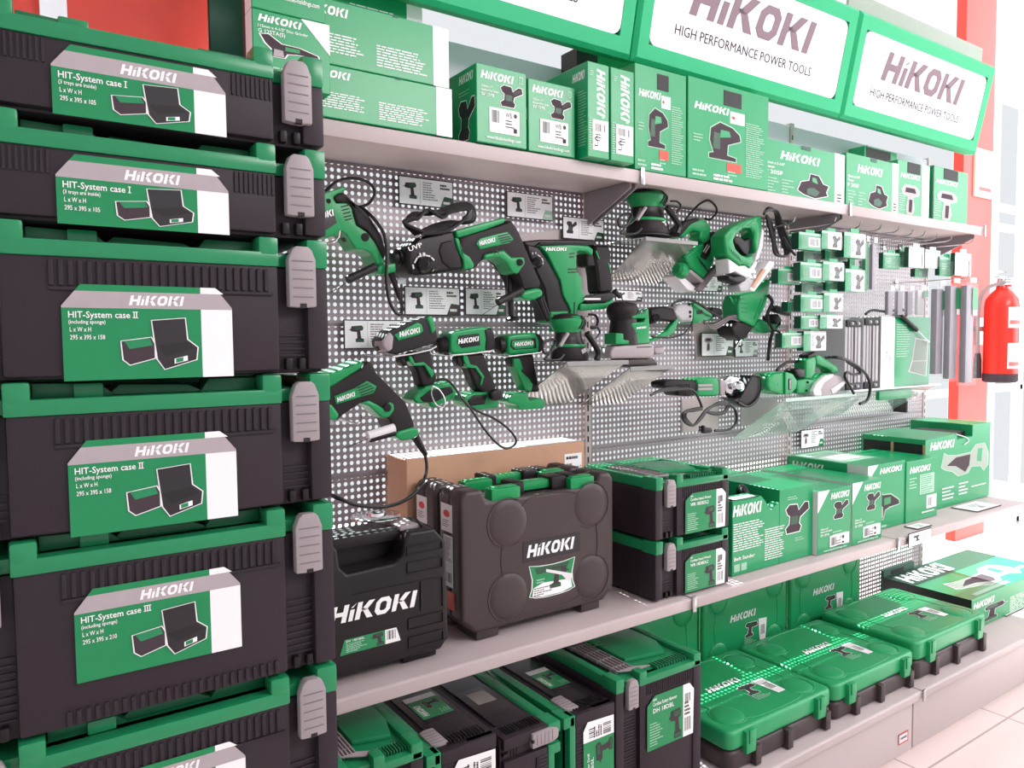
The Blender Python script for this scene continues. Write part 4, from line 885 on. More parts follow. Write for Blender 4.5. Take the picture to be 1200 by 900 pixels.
# ------------------------------------------------------------------ tools shown on the perforated panels
KA, KB, KC, KD, KE, KF = (370, 190, 5), (550, 210, 5), (380, 350, 4.2857), (640, 330, 6), (700, 200, 4.5), (890, 230, 4.4444)
KI, KJ, KK, KL, KM, KN = (780, 230, 5), (720, 210, 8.1818), (755, 330, 6), (755, 415, 8.2759), (880, 400, 8), (900, 250, 5.294)
KO, KQ, KH = (640, 340, 6.4286), (1010, 260, 6.4286), (980, 260, 3.75)
class Tool:
    def __init__(s, name, label, K, base, Y, cat='power tool', group='power tools on display'):
        s.K, s.Y = K, Y; s.t = thing(name, label, cat, s.p(*base), None, group)
        s.m = mpp(K[0]+base[0]/K[2], K[1]+base[1]/K[2], Y)/K[2]      # metres per crop pixel
    def p(s, x, y, f=0.): return U(s.K[0]+x/s.K[2], s.K[1]+y/s.K[2], y=s.Y-f)
    def poly(s, part, mat, pts, f=0., t=.05, bev=.006, seg=3, parent=None):
        b = MB(); b.prism([s.p(x, y, f) for x, y in pts], (0, t, 0), mat, bev, seg); return b.build(part, parent or s.t)
    def tube(s, part, mat, pts, r, sm=6, parent=None, n=8):
        b = MB(); b.tube([s.p(*q) for q in pts], r if isinstance(r, (list, tuple)) else r, mat, n, sm); return b.build(part, parent or s.t)
    def cyl(s, part, mat, p0, p1, prof, parent=None, n=24):
        b = MB(); b.lathe(s.p(*p0), s.p(*p1), [(q, r*s.m) for q, r in prof], mat, n); return b.build(part, parent or s.t)
    def art(s, a, b, h, f):
        o = s.p(*a, f); u = s.p(*b, f)-o; W = u.length; u.normalize(); return Art(o, u, V((-u.z, 0, u.x)), W, h*s.m, .0008)
    def logo(s, a, b, h, f, mat='white_print', parent=None):
        q = s.art(a, b, h, f); q.logo(0, 0, 1, 1, mat); q.build('', parent or s.t)
    def slits(s, part, mat, lst, f, w=5, parent=None):
        b = MB()
        for (x0, y0, x1, y1) in lst:
            a, c = s.p(x0, y0, f), s.p(x1, y1, f); d = (c-a).normalized(); n = V((-d.z, 0, d.x))*(w*s.m/2)
            b.prism([a-n, c-n, c+n, a+n], (0, .003, 0), mat)
        return b.build(part, parent or s.t)
# 1 drill cut by the stack at the left
T = Tool('corded_drill', 'green and black corded drill nearest the left stack, upper row, cord looped above it', KA, (250, 430), 1.62)
T.poly('housing', 'tool_green', [(-60, 190), (50, 182), (165, 140), (180, 158), (112, 200), (120, 238), (180, 235), (215, 260), (226, 320), (242, 370), (300, 408), (350, 460), (395, 555), (405, 590), (365, 605), (330, 540), (290, 512), (235, 510), (180, 425), (150, 402), (120, 430), (50, 440), (-60, 450)], 0, .07, .014)
T.poly('rubber_grip', 'rubber', [(105, 202), (160, 172), (215, 222), (262, 268), (312, 310), (352, 370), (388, 430), (414, 520), (405, 575), (352, 470), (304, 404), (242, 366), (226, 300), (214, 258), (182, 233), (122, 236)], .006, .07, .014)
T.cyl('chuck', 'black_plastic', (-55, 318, -.035), (-240, 352, -.035), [(0, 95), (.2, 92), (.25, 70), (.75, 66), (.95, 40), (1, 30)])
T.poly('handle_cap', 'tool_green', [(375, 598), (470, 590), (474, 640), (420, 655), (372, 655), (355, 628)], .004, .07, .012)
T.poly('trigger', 'black_plastic', [(160, 410), (192, 420), (240, 482), (242, 514), (215, 502), (172, 445)], -.016, .03, .005)
T.poly('name_plate', 'ink_black', [(-20, 300), (105, 285), (125, 355), (60, 398), (-20, 410)], .0015, .004, .001)
T.logo((-30, 350), (112, 312), 36, .0016)
T.slits('vent_slot', 'recess_black', [(150, 262, 190, 252), (156, 282, 196, 272), (162, 302, 202, 292), (168, 322, 208, 312), (174, 340, 212, 330)], .0012, 7)
T.cyl('lock_button', 'recess_black', (290, 440, -.002), (290, 440, .005), [(0, 24), (.8, 24), (1, 20)]); T.cyl('screw', 'recess_black', (75, 228, -.002), (75, 228, .002), [(0, 14), (1, 14)])
T.tube('power_cord', 'cable', [(265, 262, -.02), (340, 330, .012), (395, 410, .016), (413, 490, .016), (416, 580, .014), (413, 690, .01), (428, 800, 0), (462, 872, 0), (492, 890, 0), (506, 858, 0), (492, 790, 0), (445, 655, -.02)], .0042)
T.tube('cord_loop', 'cable', [(55, 170, -.05), (130, 110, -.05), (225, 95, -.05), (312, 122, -.05), (346, 180, -.05), (312, 240, -.05), (250, 262, -.05), (200, 228, -.04)], .0036)
T.tube('cord_sleeve', 'rubber', [(442, 650, -.02), (462, 710, -.015), (494, 805, 0)], [.0085, .005])
T.tube('security_tag', 'black_plastic', [(185, 690, 0), (350, 612, 0)], .0095, 0, n=14); T.tube('security_wire', 'cable', [(85, 766, 0), (185, 702, 0)], .001, 0)
# 2 rotary hammer
T = Tool('rotary_hammer', 'black and green rotary hammer with mode dial, coiled cord resting on its top', KA, (700, 560), 1.60)
T.poly('gear_housing', 'black_plastic', [(532, 500), (600, 442), (700, 412), (815, 395), (830, 470), (862, 560), (872, 632), (790, 642), (700, 655), (562, 668), (540, 600)], 0, .085, .016)
T.poly('front_plate', 'rubber', [(735, 470), (800, 455), (850, 560), (862, 618), (790, 628), (742, 590), (720, 520)], .003, .05, .006)
T.cyl('tool_chuck', 'black_plastic', (446, 566, -.04), (545, 545, -.04), [(0, 26), (.02, 36), (.2, 42), (.3, 40), (.34, 52), (.8, 54), (1, 58)])
T.poly('top_shell', 'tool_green', [(818, 400), (1000, 350), (1110, 322), (1112, 352), (1000, 395), (905, 425), (832, 445)], .004, .09, .01)
T.poly('side_shell', 'tool_green', [(815, 440), (840, 444), (866, 530), (905, 555), (932, 600), (925, 622), (872, 632), (866, 575), (832, 500)], .004, .09, .006)
T.K = KB; T.m = mpp(650, 290, 1.60)/5
T.poly('motor_housing', 'rubber', [(-66, 240), (30, 330), (215, 245), (252, 228), (300, 306), (346, 415), (426, 600), (428, 645), (315, 660), (288, 570), (240, 500), (190, 450), (92, 465), (45, 525), (8, 532), (-52, 535), (-20, 420)][1:], 0, .085, .018) if False else T.poly('motor_housing', 'rubber', [(-68, 330), (0, 312), (215, 245), (252, 228), (300, 306), (346, 415), (426, 600), (428, 645), (315, 660), (288, 570), (240, 500), (190, 450), (92, 465), (45, 525), (8, 532), (-40, 540), (-70, 430)], 0, .085, .018)
T.poly('badge', 'tool_green', [(40, 378), (65, 345), (160, 322), (225, 306), (262, 352), (235, 375), (150, 392), (65, 412)], .003, .01, .003)
T.logo((60, 390), (155, 366), 24, .0033)
T.slits('vent_slot', 'recess_black', [(172, 350, 238, 334), (180, 362, 246, 346), (186, 374, 246, 360), (168, 336, 232, 320)], .0034, 7)
T.poly('trigger_guard', 'tool_green', [(92, 440), (205, 414), (250, 458), (322, 455), (331, 490), (285, 556), (250, 546), (222, 490), (178, 458), (92, 470)], .005, .06, .006)
T.poly('trigger', 'black_plastic', [(190, 455), (220, 480), (245, 545), (228, 548), (200, 500)], -.02, .03, .004)
T.cyl('lock_button', 'recess_black', (296, 487, .0), (296, 487, .011), [(0, 20), (.8, 20), (1, 16)])
T.poly('handle_cap', 'tool_green', [(302, 688), (318, 656), (400, 635), (432, 648), (434, 684), (384, 708), (332, 708)], .005, .08, .014)
T.tube('cord_sleeve', 'rubber', [(405, 700, -.03), (430, 760, -.03), (462, 832, -.02)], [.009, .005]); T.tube('cord_sleeve', 'black_plastic', [(425, 690, -.04), (465, 800, -.03)], [.006, .004])
T.tube('hanging_plug', 'cable', [(215, 480, -.05), (235, 580, -.04), (240, 680, -.03), (248, 790, -.03)], [.005, .010]); T.cyl('plug', 'cable', (250, 780, -.03), (254, 830, -.03), [(0, 22), (.5, 26), (.7, 40), (1, 38)])
T.tube('security_tag', 'black_plastic', [(165, 722, .01), (310, 650, .01)], .0095, 0, n=14); T.tube('security_wire', 'cable', [(80, 792, .01), (165, 734, .01)], .001, 0)
T.K = KA
T.cyl('mode_dial', 'black_plastic', (632, 600, -.004), (632, 600, .016), [(0, 44), (.5, 42), (1, 26)]); T.slits('dial_mark', 'soft_white', [(632, 560, 632, 530), (575, 625, 570, 600), (580, 590, 596, 560), (600, 556, 622, 546), (645, 546, 672, 552), (678, 558, 695, 575), (610, 532, 622, 562), (640, 532, 634, 556)], .0062, 7)
a = T.art((548, 524), (626, 494), 24, .0005); a.text('UVP', 0, 0, 1, fw=1); a.build('lettering', T.t)
for k in range(6):
    g = .5*math.sin(k*2.1); e = 6*math.cos(k*1.7); z = -.02+k*.006
    T.tube('cord_coil', 'cable', [(585+k*9, 425-k*3, z), (540-k*4+e, 385-k*6, z), (532+k*6, 335+e, z), (575+k*5, 300+k*6, z), (660+e, 305-k*5, z), (740, 285+k*7-e, z), (820-k*6, 248+k*9, z), (890+e, 246+k*6, z), (930-k*8, 290+k*4, z), (925-k*12, 335+e, z), (870, 356-k*4, z), (780+e, 350+k*10, z), (690, 372+k*9, z), (620, 405+k*3, z)], .0044)
# 3 rotary hammer with D handle
T = Tool('rotary_hammer', 'green upright rotary hammer with black D handle at the right', KB, (600, 600), 1.66)
T.poly('gear_housing', 'black_plastic', [(318, 362), (420, 352), (742, 352), (742, 392), (640, 396), (420, 392), (400, 500), (345, 420)], -.01, .07, .012)
T.poly('side_panel', 'black_plastic', [(335, 378), (418, 392), (470, 480), (532, 588), (545, 620), (602, 760), (600, 832), (472, 842), (440, 640), (400, 560), (345, 430)], -.002, .075, .012)
T.poly('housing', 'tool_green', [(412, 390), (590, 384), (700, 388), (728, 410), (726, 445), (704, 440), (690, 426), (640, 418), (626, 432), (632, 540), (665, 580), (662, 650), (692, 705), (645, 735), (628, 790), (612, 892), (560, 892), (600, 775), (580, 735), (552, 680), (535, 590), (500, 522), (460, 440)], .004, .08, .008)
T.poly('side_grip', 'rubber', [(682, 420), (712, 418), (732, 440), (742, 512), (692, 512), (690, 450)], -.004, .05, .008)
T.poly('handle', 'rubber', [(738, 384), (826, 384), (838, 440), (836, 520), (846, 600), (852, 660), (762, 672), (754, 560), (740, 480)], .0, .06, .016)
T.poly('handle_base', 'black_plastic', [(660, 688), (760, 668), (852, 658), (858, 692), (800, 724), (690, 732)], .006, .06, .008)
T.poly('battery_mount', 'tool_green', [(650, 728), (800, 722), (842, 700), (852, 730), (790, 762), (650, 772)], .0, .06, .006)
T.slits('grip_stripe', 'tool_green', [(744, 420, 762, 468), (815, 490, 830, 545)], .0012, 8); T.slits('base_mark', 'soft_white', [(675, 702, 770, 702)], .008, 12)
T.logo((446, 420), (570, 420), 20, .0045); T.slits('vent_slot', 'ink_black', [(588, 436, 618, 434), (588, 456, 612, 454), (580, 528, 632, 526), (580, 546, 628, 544)], .0052, 8)
T.cyl('mode_dial', 'black_plastic', (395, 490, -.01), (395, 490, .01), [(0, 34), (.5, 32), (1, 20)]); T.slits('dial_mark', 'soft_white', [(372, 440, 372, 428), (390, 440, 390, 428), (400, 442, 418, 455), (424, 462, 434, 480), (432, 486, 432, 500)], .0005, 5)
T.poly('lower_plate', 'tool_green', [(476, 776), (582, 772), (580, 832), (480, 846)], .004, .06, .005); T.slits('plate_slot', 'recess_black', [(490, 795, 575, 792), (490, 806, 540, 804), (545, 812, 575, 810)], .0052, 4); T.slits('seam', 'recess_black', [(618, 720, 612, 860)], .0052, 8)
T.tube('power_cord', 'cable', [(700, 792, 0), (738, 798, 0), (752, 830, 0), (740, 868, 0), (712, 872, 0)], .0038)
# 4-6 cordless tools
def cordless(label, nose, head, handle, foot, Y, logo, holder, extra=None, nose_mat='black_plastic', head_mat='tool_green', strap=False, guard=None):
    T = Tool('cordless_driver', label, KC, foot[0], Y, group='cordless drivers')
    T.cyl('chuck', nose_mat, *nose[:2], nose[2])
    T.poly('motor_housing', head_mat, head, 0, .062, .016, 4)
    T.poly('handle', 'rubber', handle, -.008, .044, .014, 4)
    T.poly('battery_mount', 'tool_green', foot, .004, .066, .01)
    T.logo(*logo)
    for e in (extra or ()): T.poly(*e)
    h = Tool('tool_holder', holder[0], KC, holder[1][0], Y, 'tool holder', 'wire tool holders')
    b = MB(); b.tube([h.p(*q) for q in holder[1]], .0022, 'steel', 8, 0)
    for q in (holder[1][0], holder[1][-1]):
        a = h.p(*q); b.tube([a, V((a.x, YB-.002, a.z+.004))], .0022, 'steel', 8, 0)
    b.build('wire', h.t)
    return T
T = cordless('black and green cordless impact wrench with wrist strap, leftmost of the three cordless drivers', ((262, 252, -.03), (345, 225, -.03), [(0, 12), (.35, 14), (.4, 30), (.6, 44), (1, 62)]),
 [(330, 160), (440, 112), (530, 85), (548, 92), (572, 190), (560, 225), (470, 250), (360, 282), (318, 272), (292, 235), (290, 205)], [(438, 268), (540, 258), (548, 330), (572, 400), (540, 455), (490, 440), (468, 360), (440, 330)],
 [(446, 505), (470, 475), (520, 440), (640, 412), (670, 455), (660, 500), (560, 548), (545, 552), (530, 525), (470, 530)], 1.60, ((378, 194), (484, 168), 26, .0035), ('wire holder under the leftmost cordless driver', [(345, 292, .004), (440, 278, .004), (530, 258, .004), (562, 240, .004)]), head_mat='black_plastic',
 extra=[('badge', 'tool_green', [(352, 182), (470, 118), (492, 130), (498, 165), (480, 180), (372, 212)], .003, .01, .003), ('front_cover', 'latch_grey', [(292, 210), (330, 165), (352, 190), (345, 255), (318, 270), (294, 238)], .003, .05, .012), ('rear_cap', 'tool_green', [(515, 98), (532, 84), (548, 92), (562, 160), (540, 180), (532, 140)], .004, .06, .006), ('trigger', 'black_plastic', [(382, 292), (408, 288), (422, 335), (400, 342), (384, 315)], -.01, .03, .005), ('grip_stripe', 'tool_green', [(425, 288), (440, 290), (456, 325), (500, 318), (548, 360), (552, 380), (540, 398), (505, 336), (452, 338), (430, 315)], .0, .03, .002), ('foot_panel', 'black_plastic', [(480, 500), (530, 460), (640, 440), (652, 470), (560, 520), (500, 520)], .006, .05, .004)])
T.tube('wrist_strap', 'cable', [(560, 410, .02), (610, 405, .024), (650, 440, .024), (690, 500, .02), (740, 560, .018), (800, 650, .016), (860, 720, .014), (910, 752, .014), (955, 735, .014), (960, 700, .014), (920, 650, .014), (850, 600, .014), (780, 570, .016), (720, 530, .018), (670, 470, .02)], .003, 5)
T.tube('strap_ring', 'steel', [(545, 440, .02), (580, 460, .022), (606, 510, .022), (595, 545, .022), (560, 530, .022), (538, 480, .022), (545, 440, .022)], .0018, 5)
T = cordless('green cordless impact driver in the middle of the three, black tag at its foot', ((560, 240, -.03), (640, 228, -.03), [(0, 30), (.1, 40), (.25, 44), (.3, 38), (.5, 46), (.75, 52), (.8, 40), (1, 56)]),
 [(632, 178), (660, 160), (790, 140), (842, 145), (858, 180), (860, 245), (838, 268), (700, 280), (648, 282), (634, 255)], [(694, 278), (806, 272), (828, 350), (868, 440), (858, 482), (800, 480), (760, 440), (722, 345)],
 [(706, 490), (760, 470), (820, 470), (868, 480), (882, 512), (872, 550), (780, 558), (718, 545), (700, 512)], 1.62, ((672, 228), (778, 212), 24, .0035), ('wire holder under the middle cordless driver', [(640, 285, .004), (740, 276, .004), (842, 262, .004)]),
 extra=[('rear_cap', 'black_plastic', [(802, 152), (845, 145), (860, 180), (862, 245), (838, 268), (806, 262), (812, 200)], .003, .066, .01), ('side_badge', 'black_plastic', [(672, 185), (780, 172), (786, 235), (690, 250), (668, 225)], .001, .01, .003), ('trigger', 'black_plastic', [(668, 292), (695, 288), (704, 340), (682, 345), (668, 320)], -.01, .03, .005), ('grip_stripe', 'tool_green', [(700, 285), (718, 282), (735, 330), (768, 338), (805, 390), (790, 440), (784, 432), (792, 395), (760, 350), (722, 348), (700, 310)], -.003, .03, .002), ('foot_panel', 'black_plastic', [(720, 512), (750, 485), (820, 480), (810, 530), (735, 540)], .006, .05, .004)])
T.poly('security_tag', 'black_plastic', [(840, 470), (872, 452), (902, 470), (900, 505), (860, 516), (842, 500)], .03, .02, .005); T.tube('security_wire', 'steel', [(872, 515, .025), (900, 545, .02), (922, 575, .02)], .001, 0)
T = cordless('green cordless drill driver, rightmost of the three cordless drivers', ((862, 235, -.03), (925, 230, -.03), [(0, 30), (.1, 42), (.4, 46), (.5, 40), (1, 50)]),
 [(922, 185), (960, 175), (1060, 170), (1085, 180), (1104, 210), (1100, 260), (1070, 275), (970, 282), (926, 284)], [(958, 284), (1055, 275), (1062, 330), (1078, 420), (1090, 470), (1020, 470), (985, 400), (955, 330)],
 [(922, 505), (950, 478), (1020, 470), (1030, 510), (1095, 498), (1112, 520), (1106, 552), (980, 560), (972, 535), (925, 522)], 1.63, ((955, 240), (1050, 232), 20, .0035), ('wire holder under the rightmost cordless driver', [(925, 290, .004), (1000, 282, .004), (1085, 272, .004), (1106, 250, .004)]),
 extra=[('rear_cap', 'black_plastic', [(1062, 172), (1085, 180), (1106, 210), (1102, 260), (1078, 272), (1080, 215)], .003, .066, .01), ('side_badge', 'black_plastic', [(938, 205), (1062, 195), (1070, 250), (950, 258), (934, 240)], .001, .01, .003), ('badge_face', 'tool_green', [(945, 212), (1040, 204), (1056, 225), (1050, 246), (960, 252), (942, 236)], .002, .005, .001), ('trigger', 'black_plastic', [(932, 300), (955, 296), (962, 345), (944, 345)], -.01, .03, .005), ('grip_front', 'tool_green', [(950, 300), (985, 300), (1000, 350), (990, 365), (1030, 400), (1050, 430), (1040, 468), (1010, 462), (985, 400), (955, 340)], -.002, .04, .004)])
# 7 drill in front of the stack, cord arching to the left
T = Tool('corded_drill', 'corded drill at lower left, its cord arching down before the cardboard box', KC, (320, 540), 1.56)
T.poly('motor_housing', 'rubber', [(-30, 480), (45, 430), (190, 350), (215, 312), (238, 320), (265, 375), (330, 440), (410, 520), (455, 630), (450, 658), (360, 672), (330, 610), (300, 590), (270, 540), (190, 520), (95, 585), (70, 610), (-30, 605)], 0, .08, .018)
T.cyl('chuck', 'black_plastic', (-25, 500, -.04), (-190, 545, -.04), [(0, 84), (.2, 82), (.25, 62), (.75, 58), (.95, 36), (1, 28)])
T.poly('top_shell', 'tool_green', [(-30, 385), (40, 370), (200, 308), (188, 352), (45, 440), (-30, 470)], .004, .085, .01)
T.poly('front_shell', 'tool_green', [(-30, 520), (40, 530), (80, 585), (62, 612), (-30, 612)], .003, .08, .008)
T.poly('badge', 'tool_green', [(50, 490), (155, 450), (215, 412), (265, 440), (250, 475), (175, 497), (62, 532)], .003, .01, .003); T.logo((66, 520), (158, 488), 22, .0033)
T.slits('vent_slot', 'recess_black', [(165, 450, 225, 425), (172, 462, 238, 436), (178, 474, 248, 448), (184, 486, 250, 462)], .0036, 6)
T.poly('trigger_guard', 'tool_green', [(185, 525), (225, 510), (268, 532), (300, 552), (330, 516), (352, 530), (354, 560), (330, 596), (290, 600), (262, 572), (225, 540)], .005, .06, .006); T.cyl('lock_button', 'recess_black', (318, 548, 0), (318, 548, .010), [(0, 20), (.8, 20), (1, 16)])
T.poly('handle_cap', 'tool_green', [(356, 690), (370, 668), (450, 645), (476, 655), (478, 685), (440, 708), (390, 716)], .005, .08, .014)
T.tube('cord_sleeve', 'rubber', [(455, 690, -.03), (480, 735, -.03), (510, 785, -.03)], [.011, .006])
T.tube('power_cord', 'cable', [(505, 775, -.03), (515, 840, -.02), (505, 900, 0), (470, 960, .03), (410, 1010, .06), (330, 1040, .10), (250, 1046, .12), (160, 1035, .12), (90, 1010, .12), (20, 980, .10)], .0042)
T.tube('security_tag', 'soft_white', [(218, 692, .02), (350, 650, .02)], .011, 0, n=14); T.tube('security_tag', 'black_plastic', [(226, 706, .022), (352, 672, .022)], .008, 0, n=14); T.tube('security_wire', 'cable', [(110, 748, .02), (218, 704, .02)], .001, 0)
# 8, 11 palm sanders on plates
def palm(label, K, S, base, Y):
    """random orbit palm sander; S maps its own picture units to the crop"""
    T = Tool('palm_sander', label, K, base, Y, group='palm sanders')
    P = lambda pts: [S(x, y) for x, y in pts]
    c = T.p(*S(400, 300)); T.m = (T.p(*S(500, 300))-T.p(*S(400, 300))).length/100
    def turn(part, mat, x, prof):
        b = MB(); y0, y1 = prof[0][0], prof[-1][0]; p0, p1 = T.p(*S(x, y0), -.0), T.p(*S(x, y1), -.0)
        p0.y = p1.y = Y+.035; b.lathe(p0, p1, [((yy-y0)/(y1-y0), r*T.m) for yy, r in prof], mat, 32, .8); return b.build(part, T.t)
    turn('grip_dome', 'tool_green', 385, [(82, 30), (90, 80), (110, 125), (150, 156), (190, 152), (230, 130), (262, 115)])
    turn('rubber_cap', 'rubber', 375, [(78, 25), (84, 70), (100, 112), (124, 136), (140, 138)])
    turn('neck', 'black_plastic', 390, [(255, 116), (300, 118), (340, 128), (375, 148)])
    turn('trim_ring', 'tool_green', 392, [(372, 150), (380, 156), (396, 156), (402, 150)])
    turn('skirt', 'rubber', 400, [(400, 150), (430, 160), (500, 165), (520, 160)])
    turn('sanding_pad', 'recess_black', 400, [(520, 155), (528, 168), (540, 168)])
    b = MB(); cc = T.p(*S(385, 190)); cc.y = Y+.035
    for k in range(5):
        g0 = math.radians(-62+k*13); pts_ = []
        for yy, r in ((105, 120), (130, 143), (155, 158), (190, 154), (230, 132)):
            q_ = T.p(*S(385, yy)); g = g0-math.radians((yy-105)*.12); pts_.append((cc.x+math.cos(g)*r*T.m, cc.y+.8*math.sin(g)*r*T.m, q_.z))
        b.tube(pts_, .0022, 'recess_black', 6, 3)
    b.build('grip_stripe', T.t)
    T.tube('hose', 'cable', [S(500, 270)+(.02,), S(560, 350)+(.02,), S(620, 450)+(.02,), S(600, 520)+(.02,)], .009)
    T.tube('power_cord', 'cable', [S(540, 210)+(0,), S(600, 215)+(0,), S(635, 260)+(0,), S(590, 325)+(0,)], .003)
    T.tube('switch_strap', 'latch_grey', [S(300, 270)+(.03,), S(220, 390)+(.03,)], .005, 0); T.tube('cord_coil', 'cable', [S(250, 280)+(.02,), S(180, 400)+(.02,), S(60, 460)+(.02,), S(40, 380)+(.02,), S(110, 330)+(.02,), S(170, 350)+(.02,), S(90, 480)+(.02,), S(60, 520)+(.02,), S(200, 520)+(.02,), S(260, 470)+(.02,)], .0034)
    T.logo(S(440, 470), S(500, 440), 34, 160*T.m*.8*.92-.033)
    return T
palm('green and black palm sander on the upper grey plate, directly below the top shelf', KJ, lambda x, y: (x, y), (400, 530), 1.62)
palm('palm sander under the upright rotary hammer, at the left of the two sanders on plates', KO, lambda x, y: (x*.72-52, y*.80+108), (230, 520), 1.555)
# 9 belt-like orbital sander
T = Tool('orbital_sander', 'larger orbital sander with black knob and grey base, right of the D handle hammer', KD, (640, 560), 1.58)
def turned(part, mat, xc, prof, sq=.9):
    p0, p1 = T.p(xc, prof[0][0]), T.p(xc, prof[-1][0]); p0.y = p1.y = T.Y+.034; b = MB()
    b.lathe(p0, p1, [((yy-prof[0][0])/(prof[-1][0]-prof[0][0]), r*T.m) for yy, r in prof], mat, 36, sq); return b.build(part, T.t)
turned('knob', 'rubber', 594, [(136, 30), (142, 70), (156, 98), (178, 114), (205, 120), (232, 114), (255, 102), (268, 98)])
turned('rubber_grip', 'black_plastic', 604, [(262, 100), (300, 104), (360, 112), (412, 116), (440, 118)])
T.poly('housing', 'tool_green', [(600, 245), (722, 188), (728, 300), (728, 410), (740, 432), (620, 442), (490, 442), (490, 362), (545, 364), (548, 410), (600, 412), (640, 370), (600, 310), (606, 290), (690, 284), (700, 258), (612, 260)], .006, .05, .008)
T.slits('vent_slot', 'ink_black', [(600+k*17, 244-k*4, 622+k*17, 210-k*4) for k in range(6)], .0065, 7); T.logo((634, 334), (704, 328), 14, .0065)
T.poly('pad_housing', 'latch_grey', [(470, 470), (480, 455), (742, 432), (766, 452), (766, 508), (742, 540), (460, 542), (450, 505)], .006, .10, .012); T.slits('housing_slot', 'recess_black', [(640, 462, 742, 458)], .0072, 6)
T.poly('sanding_pad', 'case_brown', [(592, 545), (762, 540), (796, 586), (554, 593)], .0, .09, .006); T.poly('dust_nozzle', 'latch_grey', [(760, 465), (825, 455), (840, 480), (830, 510), (770, 515)], -.02, .04, .008)
T.tube('security_wire', 'cable', [(488, 60, .02), (520, 100, .02), (556, 158, .01)], .0016, 3); T.tube('security_tag', 'black_plastic', [(480, 65, .02), (520, 110, .02)], [.008, .006], 0)
# 10 polisher lying behind
T = Tool('angle_polisher', 'long polisher with metal gear head and green body, its cords bundled, above a price card', KD, (980, 260), 1.66)
T.poly('grip', 'rubber', [(735, 195), (790, 175), (850, 172), (925, 200), (930, 285), (820, 275), (740, 305)], .0, .05, .012); T.cyl('side_knob', 'black_plastic', (775, 255, 0), (775, 255, .02), [(0, 28), (1, 24)])
T.poly('gear_head', 'alu', [(900, 205), (930, 160), (1000, 145), (1035, 160), (1042, 200), (1036, 288), (1000, 270), (960, 285), (915, 240)], .004, .06, .012)
T.cyl('screw', 'recess_black', (1005, 160, .0), (1005, 160, .006), [(0, 10), (1, 10)]); T.cyl('screw', 'recess_black', (1010, 215, .0), (1010, 215, .006), [(0, 11), (1, 11)]); T.cyl('screw', 'recess_black', (1012, 245, .0), (1012, 245, .006), [(0, 10), (1, 10)])
T.poly('body', 'tool_green', [(1036, 152), (1050, 145), (1170, 215), (1172, 262), (1060, 292), (1036, 290)], .004, .06, .012); T.slits('switch', 'recess_black', [(1062, 218, 1100, 214)], .0055, 26)
T.poly('tail', 'rubber', [(1160, 175), (1240, 185), (1255, 235), (1172, 258)], 0, .05, .014)
T.poly('lever', 'tool_green', [(728, 412), (850, 345), (930, 250), (938, 262), (900, 365), (850, 385), (735, 425)], .0, .02, .004)
T.tube('power_cord', 'cable', [(885, 170, .02), (920, 140, .02), (1000, 130, .02), (1080, 160, .02), (1160, 215, .02), (1240, 260, .02)], .0042); T.tube('power_cord', 'cable', [(740, 385, 0), (860, 395, 0), (960, 370, 0), (1010, 320, 0), (1030, 270, -.01)], .003)
for k in range(6): T.tube('cord_bundle', 'latch_line' if k % 2 else 'cable', [(1110, 292-k*4, .02), (1170, 300+k*6, .02), (1230, 270+k*8, .02), (1290, 240+k*5, .02), (1350, 235+k*8, .02), (1390, 250+k*3, .02)], .003)
# 12 small belt sander hung tilted
T = Tool('finishing_sander', 'green finishing sander hung tilted between the upper grey plate and the jigsaw', KI, (200, 430), 1.645)
T.poly('handle', 'tool_green', [(60, 210), (130, 140), (190, 125), (245, 145), (270, 190), (262, 260), (225, 285), (200, 240), (205, 210), (160, 200), (110, 245), (70, 235)], .0, .05, .014)
T.poly('handle_rubber', 'rubber', [(55, 215), (120, 145), (180, 125), (215, 135), (150, 165), (90, 235), (65, 238)], .004, .045, .01); T.poly('battery_end', 'black_plastic', [(255, 205), (300, 205), (350, 265), (330, 350), (300, 345), (270, 280)], .002, .055, .008)
T.poly('body', 'tool_green', [(110, 350), (215, 270), (290, 275), (300, 330), (285, 400), (225, 485), (150, 420)], .004, .06, .012); T.poly('side_panel', 'rubber', [(205, 355), (235, 270), (278, 272), (262, 340), (240, 375)], .007, .05, .004); T.slits('vent_slot', 'recess_black', [(185+k*14, 352+k*16, 215+k*12, 400+k*14) for k in range(4)], .0055, 5); T.slits('lettering', 'soft_white', [(222, 325, 248, 282), (234, 330, 258, 290)], .0085, 6)
T.cyl('belt_drum', 'tool_green', (60, 425, -.01), (115, 445, -.01), [(0, 30), (.2, 45), (.5, 48), (.8, 45), (1, 30)]); T.poly('clamp_plate', 'latch_grey', [(135, 440), (150, 428), (228, 492), (215, 508)], .006, .06, .003); T.poly('base_plate', 'latch_line', [(180, 545), (300, 400), (330, 410), (215, 560)], .002, .08, .004); T.poly('sanding_sheet', 'soft_white', [(60, 470), (80, 450), (190, 545), (175, 560), (130, 550)], -.01, .06, .003)
T.tube('power_cord', 'cable', [(115, 140, 0), (150, 95, 0), (200, 45, 0), (250, 25, 0), (290, 55, 0), (298, 95, 0), (262, 135, 0), (230, 130, 0)], .0036)
